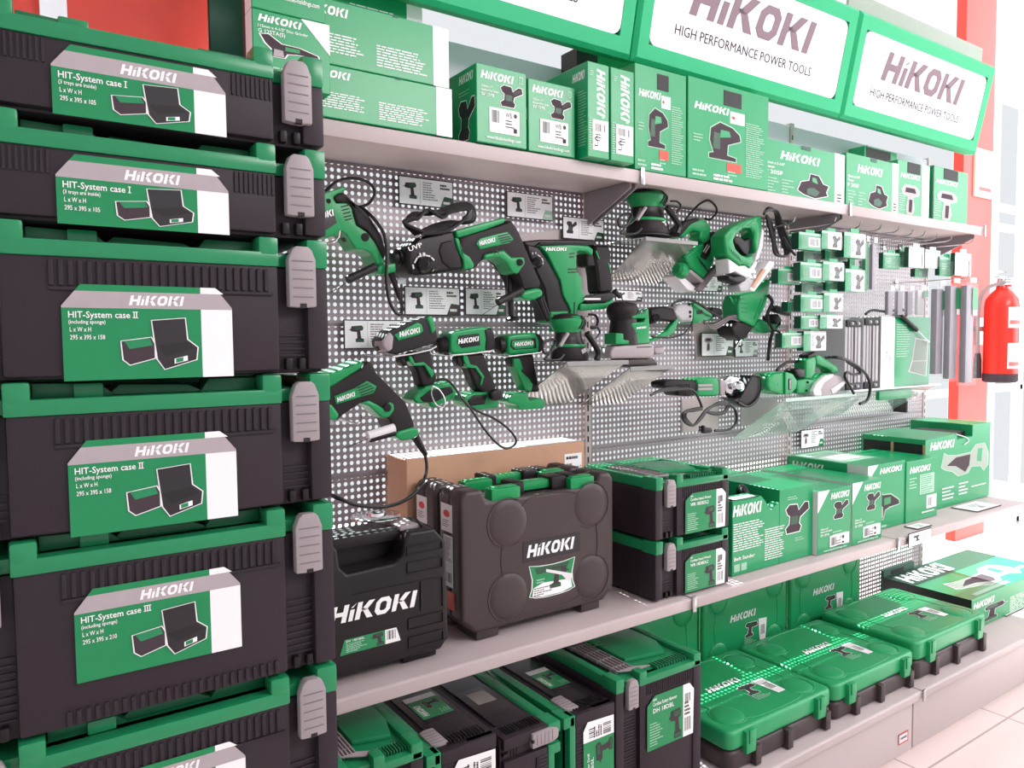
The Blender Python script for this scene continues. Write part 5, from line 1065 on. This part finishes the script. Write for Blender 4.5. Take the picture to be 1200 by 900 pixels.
# 13 jigsaw
T = Tool('jigsaw', 'green and white jigsaw hung on a long wire hook, cord coiled to its right', KI, (460, 400), 1.55)
T.poly('body', 'tool_green', [(345, 230), (385, 185), (450, 150), (560, 110), (568, 150), (560, 210), (540, 300), (520, 380), (500, 420), (480, 385), (440, 400), (400, 385), (360, 340), (350, 290), (372, 280), (402, 262), (400, 235), (420, 215), (470, 190), (510, 200), (520, 240), (500, 300), (470, 335), (440, 310), (420, 270), (405, 262), (372, 282)][:17]+[(352, 290)], -.012, .05, .01) if False else T.poly('body', 'tool_green', [(345, 230), (385, 185), (450, 150), (560, 110), (570, 150), (565, 210), (545, 300), (530, 340), (522, 270), (524, 215), (500, 185), (455, 190), (415, 225), (400, 262), (415, 310), (450, 345), (480, 355), (520, 340), (515, 395), (495, 425), (470, 400), (430, 405), (385, 365), (358, 340), (350, 285)], .0, .06, .010)
T.poly('top_stripe', 'soft_white', [(568, 190), (580, 200), (572, 290), (545, 370), (525, 375), (548, 300)], .003, .05, .004); T.poly('inner_grip', 'black_plastic', [(400, 240), (430, 232), (470, 260), (505, 240), (512, 275), (480, 350), (455, 330), (430, 290), (402, 270)], -.012, .03, .006)
T.slits('rib', 'lid_inner', [(372+k*14, 300+k*12, 400+k*12, 345+k*10) for k in range(5)]+[(420, 195, 445, 165), (450, 178, 480, 150), (485, 170, 520, 140)], .0012, 4)
T.poly('gear_cover', 'soft_white', [(368, 362), (400, 385), (432, 408), (470, 405), (495, 428), (515, 400), (530, 378), (545, 385), (520, 440), (480, 480), (410, 440), (375, 455)], .004, .055, .008); T.poly('front_shoe', 'black_plastic', [(365, 460), (410, 470), (450, 460), (480, 475), (470, 505), (420, 508), (375, 490)], .0, .05, .008)
T.poly('base_plate', 'soft_white', [(492, 545), (610, 378), (638, 385), (640, 400), (520, 560)], .004, .08, .003); T.poly('base_slot', 'cardboard', [(505, 530), (575, 425), (592, 430), (520, 540)], .0055, .01, .001); T.poly('guide_block', 'alu', [(430, 520), (490, 470), (520, 500), (500, 555), (440, 560)], .0, .05, .006)
for k in range(5): T.tube('cord_coil', 'cable', [(575, 105, -.01+k*.006), (600, 70+k*3, -.01+k*.006), (640+k*4, 90, -.01+k*.006), (655+k*8, 180, -.01+k*.006), (690+k*9, 280, -.01+k*.006), (700+k*4, 345, -.01+k*.006), (660-k*4, 340, -.01+k*.006), (640-k*3, 270, -.01+k*.006), (620-k*4, 170, -.01+k*.006), (590, 110, -.01+k*.006)], .0045)
T.tube('cord_end', 'cable', [(690, 240, .02), (730, 310, .02), (760, 345, .02)], .0042)
# 14 screwdriver pointing down
T = Tool('drywall_screwdriver', 'bright green screwdriver hung nose down beneath the jigsaw, black collar and steel bit', KI, (470, 740), 1.635)
T.poly('body', 'tool_green', [(440, 575), (510, 560), (600, 485), (618, 490), (612, 520), (600, 600), (580, 660), (555, 710), (520, 765), (480, 745), (430, 725), (425, 640)], .004, .07, .02, 4)
T.slits('rib', 'lid_inner', [(545, 560+k*0, 590, 520)]+[(440+k*3, 600+k*26, 470+k*3, 604+k*26) for k in range(4)]+[(520, 720, 565, 600), (545, 690, 585, 590)], .0055, 5)
T.poly('collar', 'rubber', [(418, 735), (430, 728), (480, 745), (520, 768), (470, 838), (450, 842), (400, 815), (388, 770)], .0, .07, .016)
T.cyl('bit_holder', 'chrome', (452, 815, -.03), (425, 860, -.03), [(0, 32), (.5, 28), (.6, 20), (1, 18)]); T.cyl('bit', 'steel', (428, 855, -.03), (408, 895, -.03), [(0, 9), (1, 4)])
T.poly('handle', 'tool_green', [(520, 768), (560, 715), (610, 745), (665, 740), (672, 700), (690, 720), (675, 770), (640, 798), (580, 805), (545, 795)], -.01, .04, .012); T.poly('handle_end', 'rubber', [(632, 690), (668, 688), (680, 725), (660, 755), (632, 740)], -.006, .05, .01)
T.poly('belt_clip', 'black_plastic', [(648, 635), (745, 670), (735, 702), (640, 668)], .01, .03, .006)
T.tube('power_cord', 'cable', [(600, 580, .01), (625, 620, .015), (600, 680, .015), (605, 740, .015), (625, 790, .01), (612, 850, .01), (605, 900, .01), (600, 960, 0)], .006); T.tube('power_cord', 'cable', [(630, 785, .01), (668, 800, .01), (655, 860, .0), (640, 890, 0)], .004)
T.tube('spout', 'lid_green', [(612, 492, .01), (630, 462, .01), (632, 500, .01)], .005, 3)
# 15 angle grinder with guard
T = Tool('angle_grinder', 'angle grinder with black guard lying level, coiled cord and plug beneath it', KL, (560, 330), 1.545)
T.poly('tail_grip', 'rubber', [(195, 275), (245, 255), (320, 245), (480, 250), (520, 275), (522, 390), (440, 410), (330, 405), (310, 350), (200, 330)], .0, .06, .018)
T.slits('grip_rib', 'recess_black', [(330+k*22, 290, 330+k*22, 330) for k in range(6)]+[(340+k*22, 360, 340+k*22, 395) for k in range(6)], .0012, 6)
T.poly('motor_housing', 'tool_green', [(500, 240), (660, 222), (722, 226), (735, 300), (735, 405), (660, 412), (515, 412), (520, 300)], .004, .07, .016); T.slits('badge', 'latch_grey', [(525, 305, 662, 300), (525, 340, 662, 336)], .0055, 22)
T.poly('gear_flange', 'latch_grey', [(735, 235), (785, 255), (800, 300), (785, 400), (740, 405)], .0, .06, .006); T.poly('gear_head', 'chrome', [(785, 260), (840, 215), (900, 210), (960, 235), (985, 300), (930, 380), (860, 430), (800, 380)], .0, .05, .012)
T.cyl('spindle', 'chrome', (915, 315, .0), (915, 315, .03), [(0, 62), (.4, 58), (.5, 44), (.9, 40), (1, 28)])
b = MB(); cx_, cy_ = 990, 355; rr_ = 165; pts = []
for k in range(15):
    g = math.radians(-62+k*15.5); pts.append((cx_+rr_*.86*math.cos(g), cy_+rr_*math.sin(g)))
T.poly('wheel_guard', 'black_plastic', [(q[0], q[1]) for q in pts]+[(880, 440), (940, 420), (985, 330), (1040, 205)], .02, .045, .006); T.poly('guard_inner', 'recess_black', [(985, 340), (1050, 215), (1110, 215), (1118, 330), (1080, 430), (1000, 480), (920, 450)], .0215, .01, .001); T.tube('guard_rim', 'cable', [(1050, 205, .024), (1120, 220, .024), (1132, 330, .024), (1090, 440, .024), (1000, 505, .024), (910, 470, .024)], .003)
T.tube('cord_sleeve', 'cable', [(100, 375, .02), (200, 340, .02), (330, 330, .02)], [.004, .0055]); T.tube('power_cord', 'cable', [(60, 400, .02), (150, 360, .022), (280, 345, .022), (400, 335, .022), (480, 360, .022), (530, 440, .022), (560, 520, .02)], .0038)
for k in range(4): T.tube('cord_coil', 'cable', [(560, 520+k*5, .02), (480, 532+k*6, .02), (390+k*8, 560, .02), (370+k*10, 610, .02), (400+k*14, 665, .02), (470+k*4, 690, .02), (540, 640-k*8, .02), (610, 550-k*6, .02), (700, 480+k*5, .02), (790, 462+k*10, .02), (820-k*6, 510, .02), (760, 580-k*6, .02), (660, 580-k*5, .02), (590, 550, .02)], .0038)
T.tube('plug_lead', 'cable', [(820, 480, .02), (880, 540, .02), (895, 640, .02), (850, 715, .02), (780, 738, .02), (680, 742, .02)], .004); T.poly('plug', 'cable', [(575, 700), (590, 690), (602, 708), (655, 715), (672, 742), (650, 765), (590, 770), (572, 760)], .026, .02, .004); T.slits('plug_pin', 'steel', [(540, 722, 575, 726), (540, 748, 575, 750)], .02, 6)
# 16 rotary hand planer
T = Tool('hand_planer', 'green hand tool with grey drum and loop handle lying on the clear shelf at right', KM, (600, 500), 1.56)
T.cyl('nozzle', 'tool_green', (95, 385, -.03), (180, 400, -.03), [(0, 74), (.25, 70), (.3, 60), (.7, 58), (.75, 72), (1, 84)]); T.poly('motor_housing', 'tool_green', [(160, 340), (220, 300), (330, 285), (400, 300), (450, 380), (430, 450), (380, 500), (280, 500), (180, 465), (155, 420)], .0, .08, .02, 4); T.poly('housing_band', 'tool_green', [(322, 290), (352, 288), (352, 500), (322, 500)], .006, .08, .004); T.slits('badge', 'ink_black', [(368, 350, 368, 455)], .006, 28); T.slits('badge_mark', 'soft_white', [(368, 360, 368, 445)], .0075, 8)
T.poly('body', 'tool_green', [(430, 370), (520, 350), (600, 360), (640, 330), (700, 300), (760, 300), (720, 360), (640, 470), (600, 490), (440, 490)], .002, .07, .01); T.cyl('screw', 'recess_black', (532, 384, 0), (532, 384, .005), [(0, 12), (1, 12)]); T.cyl('screw', 'recess_black', (520, 462, 0), (520, 462, .005), [(0, 12), (1, 12)]); T.slits('vent_slot', 'lid_inner', [(520, 410+k*14, 590, 405+k*14) for k in range(3)], .0032, 6)
T.poly('handle_post', 'tool_green', [(512, 170), (540, 155), (612, 135), (622, 190), (608, 280), (580, 360), (515, 355)], .0, .05, .012); T.poly('handle', 'tool_green', [(605, 140), (640, 125), (720, 170), (790, 215), (822, 240), (820, 300), (765, 300), (750, 265), (690, 240), (615, 205)], .002, .05, .014); T.poly('handle_tip', 'black_plastic', [(535, 130), (600, 95), (630, 110), (612, 140), (540, 160)], .0, .04, .008)
T.poly('front_knob', 'black_plastic', [(412, 265), (450, 252), (512, 255), (512, 340), (460, 345), (425, 310)], .004, .05, .014)
T.poly('drum_cover', 'latch_grey', [(590, 470), (640, 390), (720, 320), (780, 308), (850, 330), (890, 370), (880, 420), (800, 500), (700, 515), (600, 512)], .012, .08, .014); T.poly('drum_band', 'soft_white', [(585, 465), (620, 395), (700, 325), (785, 306), (770, 335), (690, 390), (660, 450), (668, 510), (600, 512)], .016, .08, .006); T.poly('drum_label', 'soft_white', [(755, 450), (880, 365), (892, 390), (800, 470), (768, 490)], .0145, .004, .001)
T.tube('power_cord', 'cable', [(700, 150, -.02), (800, 150, .02), (900, 175, .03), (1000, 230, .03), (1080, 310, .03), (1115, 400, .03), (1110, 500, .03), (1080, 560, .03), (1020, 585, .03)], .0055); T.tube('cord_loop', 'cable', [(900, 190, .02), (1000, 260, .02), (1020, 300, .02), (960, 310, .02), (900, 290, .02), (880, 330, .02), (920, 410, .02), (965, 490, .02)], .005); T.tube('cord_loop', 'cable', [(240, 270, -.03), (330, 200, -.03), (420, 190, -.03), (510, 190, -.03)], .005)
# ------------------------------------------------------------------ plates and shelves under the tools
def slant(name, label, a, b, c, d, Ya, Yb, mat):
    """a small display shelf: front edge a-b, sloping back to c-d at the panel"""
    P = [U(*a, y=Ya), U(*b, y=Ya), U(*c, y=Yb), U(*d, y=Yb)]
    t = thing(name, label, 'display shelf', (P[0]+P[1])/2, group='small display shelves')
    x0, x1 = P[0].x, P[1].x; z = P[0].z; zb = min(P[2].z, P[3].z)
    b_ = MB(); b_.prism([(x0, Ya, z), (x1, Ya, z), (x1, Ya, z-.012), (x0, Ya, z-.012)], (0, .003, 0), mat, .0008, 1); b_.box(x0, x1, Ya+.002, YB-.003, z-.0025, z, mat, .0008, 1); b_.build('shelf_plate', t)
    b_ = MB(); b_.prism([(x0, Ya+.003, z-.004), (x1, Ya+.003, z-.004), (x1, YB-.004, zb), (x0, YB-.004, zb)], (0, .003, .002), mat, .0006, 1); b_.build('slanted_panel', t); return t
slant('display_shelf', 'matt grey display plate under the highest palm sander', (757, 277), (818, 285), (780, 322), (722, 330), 1.60, 1.772, 'satin_plate')
slant('display_shelf', 'polished display plate reflecting the holes, under the left palm sander', (665, 424), (737, 421), (700, 470), (640, 475), 1.50, 1.772, 'satin_plate')
slant('display_shelf', 'polished display plate reflecting the holes, under the larger orbital sander', (739, 430), (790, 428), (780, 468), (740, 470), 1.55, 1.772, 'satin_plate')
slant('display_shelf', 'clear display shelf under the hand tool with the grey drum', (921, 467), (1004, 464), (985, 500), (928, 500), 1.548, 1.772, 'acrylic')
def plate(label, pts, y=1.766):
    b = MB(); b.prism([U(*q, y=y) for q in pts], (0, .004, 0), 'shelf_metal', .001, 1); q = U(*pts[0], y=y); tag(b.build('backing_plate', None, loc=q), label, 'plate', 'pale backing plates')
plate('pale backing plate behind the polisher, a price card mounted on it', [(812, 378), (860, 376), (880, 402), (880, 418), (816, 421)])
plate('pale backing plate behind the coiled grinder cord', [(799, 467), (842, 465), (842, 502), (800, 507)])
plate('pale backing plate behind the wheel guard of the angle grinder', [(868, 463), (910, 460), (911, 495), (869, 499)])
plate('pale backing plate behind the upright rotary hammer, under a price card', [(606, 275), (660, 268), (692, 285), (690, 370), (676, 371), (676, 296), (607, 298)])
# ------------------------------------------------------------------ price cards on the panels
def card(label, p0, p1, p2, p3, pic, gm='label_dark', y=1.755):
    """corners: top left, top right, bottom right, bottom left"""
    a, c = U(*p3, y=y), U(*p1, y=y); a2 = U(*p0, y=y); b2 = U(*p2, y=y)
    x0, x1 = (a.x+a2.x)/2, (c.x+b2.x)/2; z0, z1 = (a.z+b2.z)/2, (a2.z+c.z)/2
    t = thing('price_card', label, 'price card', (x0, y, z0), group='price cards on the panels')
    b = MB(); b.box(x0-.003, x1+.003, y, y+.003, z0-.003, z1+.003, 'ink', .001); b.build('holder', t)
    q = Art((x0, y, z0), (1, 0, 0), (0, 0, 1), x1-x0, z1-z0, .0006); q.rect(0, 0, 1, 1, 'paper'); q.rect(.38, .04, .385, .96, 'latch_grey'); q.picture(pic, .06, .2, .34, .85, 0)
    q.lines(.43, .85, .3, 8, .09, 'latch_line', .4, int(p0[0])); q.lines(.76, .8, .2, 2, .12, 'ink', .6, 3); q.poly([(.76, 0), (1, 0), (1, .38), (.84, .42)], gm); q.rect(.82, .12, .95, .22, 'soft_white'); q.build('card_print', t)
card('price card above the coiled cord of the rotary hammer', (468, 207), (530, 214), (530, 243), (468, 239), 'drill')
card('price card with yellow-green corner, above the upright rotary hammer at left', (595, 225), (647, 231), (647, 258), (594, 253), 'drill', 'pale_ink')
card('price card above the D handle of the upright rotary hammer', (660, 255), (707, 258), (707, 281), (660, 280), 'sander')
card('price card showing a green drill, left of two under the rotary hammer', (475, 336), (538, 339), (538, 369), (475, 368), 'drill', 'case_brown')
card('price card showing a drill, right of two, behind the hanging plug of the rotary hammer', (546, 338), (592, 340), (592, 369), (546, 368), 'drill')
card('price card behind the leftmost cordless driver, wrench with battery pictured', (404, 375), (472, 377), (472, 407), (404, 408), 'drill')
card('price card under the jigsaw and finishing sander, green corner', (822, 325), (846, 324), (845, 341), (822, 341), 'jigsaw')
card('price card on the pale plate under the polisher', (822, 391), (859, 391), (859, 416), (823, 417), 'polisher', y=1.748)
card('price card behind the steel bit of the hanging screwdriver', (862, 399), (886, 399), (890, 417), (862, 418), 'drill', 'latch_grey')
card('price card with green tool picture at the panel foot, left of the circular saw carton', (939, 505), (965, 502), (965, 522), (939, 525), 'polisher', 'label_green')
card('price card right of the D handle, partly behind the orbital sander knob', (722, 341), (752, 341), (752, 352), (722, 352), 'sander')
# ------------------------------------------------------------------ wire hooks
def hook(label, px, py, length, y0=YB, tip=.02):
    a = U(px, py, y=y0-length); t = thing('display_hook', label, 'hook', (a.x, y0, a.z), group='wire display hooks')
    b = MB(); b.tube([(a.x, y0-.001, a.z-.012), (a.x, y0-.02, a.z-.010), (a.x, y0-length+.02, a.z-.010), (a.x, y0-length+.006, a.z-.004), (a.x, y0-length, a.z+tip-.01)], .0024, 'steel', 8, 0); b.box(a.x-.012, a.x+.012, y0-.006, y0-.001, a.z-.03, a.z+.006, 'steel', .001); b.build('wire', t)
hook('long wire hook passing through the jigsaw handle', 932, 258, .30)
for k, (px, py) in enumerate(((980, 258), (1009, 263), (1033, 266), (1054, 268), (1070, 272), (1084, 274), (1099, 277), (1116, 279), (1141, 282))):
    hook('wire hook in a row just under the top shelf, %s from the left' % ['first', 'second', 'third', 'fourth', 'fifth', 'sixth', 'seventh', 'eighth', 'ninth and last'][k], px, py, .26-.006*k)
hook('wire tool hook crossing the front of the mode dial of the rotary hammer', 511, 312, .19, tip=.0); hook('wire tool hook crossing the badge of the rotary hammer', 584, 292, .19, tip=-.0)
hook('wire tool hook in front of the trigger of the upper left drill', 398, 275, .17); hook('wire tool hook under the lower left drill', 423, 492, .20)
hook('wire hook at the right end carrying long blade packs', 1136, 323, .3); hook('wire hook under the fourth row of small packs', 1008, 374, .2)
# ------------------------------------------------------------------ small packs on hooks
def pack(label, x0, y0, x1, y1, K, Y, kind, deep=.03, group='small accessory packs'):
    p = lambda x, y: U(K[0]+x/K[2], K[1]+y/K[2], y=Y)
    a, c = p(x0, y1), p(x1, y0); a2 = p(x0, y0); X0, X1, Z0, Z1 = a.x, c.x, a.z, (a2.z+c.z)/2; W, H = X1-X0, Z1-Z0
    t = thing('accessory_pack', label, 'pack', ((X0+X1)/2, Y, Z0), group=group)
    b = MB(); b.box(X0, X1, Y, Y+.0022, Z0, Z1, 'carton_green' if kind != 'white' else 'paper', .0008, 1); b.build('card', t)
    b = MB(); b.box(X0+W*.3, X1-W*.3, Y+.0004, Y+.0018, Z1-.001, Z1+H*.16, 'carton_green' if kind != 'white' else 'paper'); b.build('hang_tab', t)
    q = Art((X0, Y, Z0), (1, 0, 0), (0, 0, 1), W, H, .0006); q.rect(0, .84, 1, .98, 'pale_ink')
    if kind == 'bar': q.rect(.42, .2, .96, .74, 'soft_white'); q.barcode(.48, .28, .9, .66, 10, 3); q.rect(.06, .2, .34, .7, 'label_green')
    elif kind == 'pic': q.rect(.3, .03, 1, .97, 'soft_white'); q.picture('sander', .5, .1, .95, .8, 0); q.lines(.34, .7, .14, 5, .11, 'carton_green', .5)
    elif kind == 'white': q.rect(.06, .06, .94, .8, 'soft_white'); q.lines(.12, .72, .5, 6, .1, 'latch_grey', .4); q.rect(.82, .1, .88, .7, 'ink')
    elif kind == 'green': q.rect(.05, .05, .95, .78, 'label_green'); q.lines(.15, .6, .4, 3, .12, 'pale_ink', .4)
    elif kind == 'dark': q.rect(.1, .1, .5, .7, 'label_green'); q.rect(.55, .1, .95, .7, 'ink_black')
    q.build('front_print', t)
    b = MB(); b.box(X0+W*.08, X1-W*.08, Y-.012, Y-.0012, Z0+H*.06, Z0+H*.8, 'clear_plastic', .003, 2); b.build('blister', t)
    b = MB(); b.box(X0+.002, X1-.002, Y+.003, Y+deep, Z0+.002, Z1-.002, 'carton_dark', .001, 1); b.build('backing_card', t)
    return t
row = ['top', 'second', 'third', 'fourth', 'lowest']
grid = [
 ('top row of small packs, left pack with barcode', 205, 190, 322, 275, 'bar', 1.52), ('top row of small packs, white picture pack at the middle', 324, 182, 428, 272, 'pic', 1.515), ('top row of small packs, taller pack at the right', 440, 190, 552, 318, 'pic', 1.52),
 ('top row of small packs, leftmost, behind the jigsaw cord', 150, 200, 203, 270, 'bar', 1.56),
 ('second row of small packs, barcode pack right of the leftmost', 213, 345, 328, 440, 'bar', 1.52), ('second row of small packs, white picture pack', 330, 342, 440, 438, 'pic', 1.515), ('second row of small packs, taller pack at the right', 446, 380, 548, 496, 'pic', 1.52), ('second row of small packs, leftmost, darker', 98, 378, 211, 456, 'bar', 1.56),
 ('third row of small packs, barcode pack', 215, 512, 333, 602, 'bar', 1.52), ('third row of small packs, white picture pack', 335, 502, 432, 602, 'pic', 1.515), ('third row of small packs, leftmost beside the black clip', 150, 545, 213, 602, 'bar', 1.56),
 ('fourth row of small packs, dark green pack', 216, 622, 314, 692, 'bar', 1.535), ('fourth row of small packs, white picture pack', 316, 618, 432, 690, 'pic', 1.525),
 ('lowest row of small packs, barcode pack at left', 118, 710, 228, 792, 'bar', 1.56), ('lowest row of small packs, picture pack beside the aluminium cases', 230, 700, 346, 808, 'pic', 1.55),
 ('small dark pack between the top and second rows, left', 230, 285, 320, 338, 'dark', 1.58), ('small dark pack between the top and second rows, right', 342, 280, 460, 330, 'dark', 1.57), ('small dark pack between the second and third rows, left', 220, 450, 330, 500, 'dark', 1.58), ('small dark pack between the second and third rows, right', 345, 445, 455, 492, 'dark', 1.57),
 ('pack with white picture between the taller packs at the right of the rows', 470, 322, 556, 378, 'pic', 1.58)]
for l, x0, y0, x1, y1, k, Y in grid: pack('small pack, '+l.replace('of small packs, ', ''), x0, y0, x1, y1, KF, Y, k)
GR = 'packs on the right hooks'
for l, x0, y0, x1, y1, k, Y in [('dark green pack, first on the right-hand hooks', 160, 232, 282, 352, 'green', 1.56), ('dark green pack, second on the right-hand hooks', 284, 205, 352, 340, 'green', 1.57), ('white and green pack with dark slot, left one of two on the right hooks', 354, 190, 470, 340, 'white', 1.53), ('white and green pack with dark slot, right one of two on the right hooks', 478, 212, 592, 345, 'white', 1.53),
   ('dark green pack between the white packs and the last clear pack', 585, 265, 694, 405, 'green', 1.52), ('last clear pack on the right hooks, nearest the red pillar', 702, 235, 824, 402, 'white', 1.5), ('small bright green pack hanging low under the white packs', 400, 350, 500, 415, 'dark', 1.56)]:
    pack(l, x0, y0, x1, y1, KQ, Y, k, .02, GR)
def longpack(label, x0, y0, x1, y1, K, Y, core, green=True, deep=.02, cat='blade pack', name='blade_pack', sleeve='clear_plastic', group='long blade packs'):
    p = lambda x, y: U(K[0]+x/K[2], K[1]+y/K[2], y=Y)
    a, c = p(x0, y1), p(x1, y0); X0, X1, Z0, Z1 = a.x, c.x, a.z, c.z; W, H = X1-X0, Z1-Z0
    t = thing(name, label, cat, ((X0+X1)/2, Y, Z0), group=group)
    b = MB(); b.box(X0+W*.12, X1-W*.32, Y+.003, Y+deep-.003, Z0+H*.03, Z1-H*.03, core, .002); b.build('blade', t)
    b = MB(); b.box(X0, X1, Y, Y+deep, Z0, Z1, sleeve, .003); b.build('sleeve', t)
    if green: q = Art((X0, Y, Z0), (1, 0, 0), (0, 0, 1), W, H, .0008); q.rect(.5, .74, .95, .95, 'label_green'); q.rect(.55, .68, .9, .735, 'soft_white'); q.build('label', t)
    b = MB(); b.box(X0+W*.4, X1-W*.1, Y+.004, Y+.007, Z1, Z1+.02, 'soft_white', .001); b.build('hang_tab', t)
longpack('tall clear pack hanging between the small packs and the right hooks', 25, 150, 72, 525, KQ, 1.55, 'label_green', False)
longpack('tall clear pack with pink card right of the narrow green one', 76, 160, 132, 518, KQ, 1.54, 'blade_grey', False)
for k, (x0, x1) in enumerate(((195, 262), (268, 336), (342, 410))): longpack('grey-blue blade pack, %s of three above the aluminium cases' % ['left', 'middle', 'right'][k], x0, 520+0*k, x1, 705, KQ, 1.58-.005*k, 'blade_grey', False, sleeve='blade_grey' if False else 'clear_plastic')
longpack('pale rounded blade pack with green label, above the green sleeve of the aluminium case', 416, 515, 505, 705, KQ, 1.56, 'soft_white', True)
for k, (x0, y0, x1, y1, l) in enumerate(((500, 250, 545, 680, ''), (434, 285, 492, 682, ''), (492, 270, 556, 704, ''), (562, 268, 627, 722, ''))):
    if k == 0: continue
    longpack('long grey blade pack in a clear tube, %s' % ['', 'left of three beside the fire extinguisher', 'middle of three beside the fire extinguisher', 'right of three, next to the fire extinguisher'][k], x0, y0, x1, y1, KH, 1.52-.03*k, 'blade_grey', True, .03)
# ------------------------------------------------------------------ aluminium cases and sleeve
Ya = 1.60; ph = lambda x, y: U(KH[0]+x/KH[2], KH[1]+y/KH[2], y=Ya)
zb = ph(110, 735).z
for k, (x0, x1, y0, y1) in enumerate(((36, 110, 432, 735), (116, 188, 425, 737))):
    a, c = ph(x0, y1), ph(x1, y0); X0, X1, Z0, Z1 = a.x, c.x, zb, c.z; W = X1-X0; H = Z1-Z0
    t = thing('aluminium_case', 'thin ribbed aluminium case on edge, %s' % ['left one of two', 'right one against the white and green sleeve'][k], 'case', ((X0+X1)/2, Ya, Z0), group='aluminium cases')
    b = MB(); b.box(X0, X1, Ya, Ya+.15, Z0, Z1, 'alu', .004)
    for j in range(4): b.box(X0+W*(.16+j*.2), X0+W*(.24+j*.2), Ya-.004, Ya+.01, Z0+H*.1, Z1-H*.1, 'alu', .002)
    b.build('shell', t)
    for q, nm in ((Z1-H*.1, 'top_corner'), (Z0, 'bottom_corner')):
        b = MB(); b.box(X0+W*.02, X1-W*.02, Ya-.006, Ya+.03, q, q+H*.1, 'black_plastic', .004)
        for sx in (.3, .7): b.lathe((X0+W*sx, Ya-.006, q+H*.05), (X0+W*sx, Ya-.012, q+H*.05), [(0, .007), (1, .005)], 'alu', 12)
        b.build(nm, t)
    b = MB(); b.box(X0+W*.44, X0+W*.56, Ya-.003, Ya, Z0+H*.02, Z1-H*.02, 'ink', .001); b.build('seam', t)
a, c = ph(190, 735), ph(410, 418); X0, X1 = a.x, c.x; xm = ph(252, 600).x; Z1 = ph(190, 415).z
b = MB(); b.box(X0, X1, Ya-.002, Ya+.13, zb+.001, Z1, 'carton_grey', .002, 1); o = tag(b.build('sleeve_carton', None, loc=((X0+X1)/2, Ya, zb)), 'pale green sleeve carton with white spine and open case picture, beside the aluminium cases', 'carton')
q = Art((X0, Ya-.002, zb), (1, 0, 0), (0, 0, 1), X1-X0, Z1-zb, .0006); e = (xm-X0)/(X1-X0); q.rect(0, 0, 1, 1, 'carton_green'); q.rect(0, 0, e, 1, 'white_print'); q.text('714 461', .13, .38, .035, 'ink', .15, rot=1); q.text('SET', .2, .38, .035, 'ink', .08, rot=1); q.lines(e+.04, .88, .3, 14, .035, 'pale_ink', .4, 3, .3)
q.poly([(.62, .36), (.68, .70), (.97, .66), (.94, .12), (.55, .2)], 'soft_white'); q.poly([(.64, .36), (.70, .68), (.95, .64), (.94, .36)], 'carton_grey'); q.poly([(.58, .21), (.64, .35), (.94, .35), (.92, .13)], 'carton_grey'); q.build('front_print', o)
b = MB(); p = [ph(270, 412), ph(300, 440), ph(340, 475)]; t = thing('hex_key_grip', 'black-handled bit hanging with its cord across the green sleeve carton', 'tool', p[0])
b.tube([q+V((0, -.012, 0)) for q in p], .009, 'black_plastic', 10, 0); b.build('grip', t); b = MB(); b.tube([ph(340, 475)+V((0, -.012, 0)), ph(405, 540)+V((0, -.012, 0))], .002, 'steel', 6, 0); b.build('shaft', t)
b = MB(); b.tube([ph(140, 405)+V((0, .01, 0)), ph(170, 388)+V((0, .01, 0)), ph(220, 395)+V((0, -.005, 0)), ph(270, 385)+V((0, -.01, 0)), ph(300, 400)+V((0, -.012, 0)), ph(280, 418)+V((0, -.012, 0)), ph(230, 405)+V((0, -.01, 0))], .005, 'cable', 8, 5); b.build('cord', t)
# the clear shelf's stand under the aluminium cases
x0 = ph(40, 735).x; x1 = ph(412, 735).x
t = thing('display_ledge', 'white ledge under the aluminium cases and sleeve carton', 'ledge', (x0, Ya, zb)); b = MB(); b.box(x0-.002, x1+.05, Ya-.02, YB-.006, zb-.006, zb-.0005, 'wall_white', .001); b.build('ledge_board', t); b = MB(); b.prism([(x0, Ya-.01, zb-.007), (x1+.02, Ya-.01, zb-.007), (x1+.02, YB-.006, zb-.12), (x0, YB-.006, zb-.12)], (0, .003, .002), 'acrylic', .0006, 1); b.build('slanted_panel', t); b = MB(); b.box(x1+.03, x1+.046, YB-.06, YB-.004, zb-.13, zb-.006, 'ink', .002); b.build('bracket', t)
b = MB(); a = ph(190, 738); c = ph(330, 760); b.box(a.x, c.x, 1.60, 1.615, zb-.05, zb-.013, 'label_green', .002); o = tag(b.build('green_pack', None, loc=a), 'dark green pack tucked under the white ledge below the sleeve carton', 'pack')
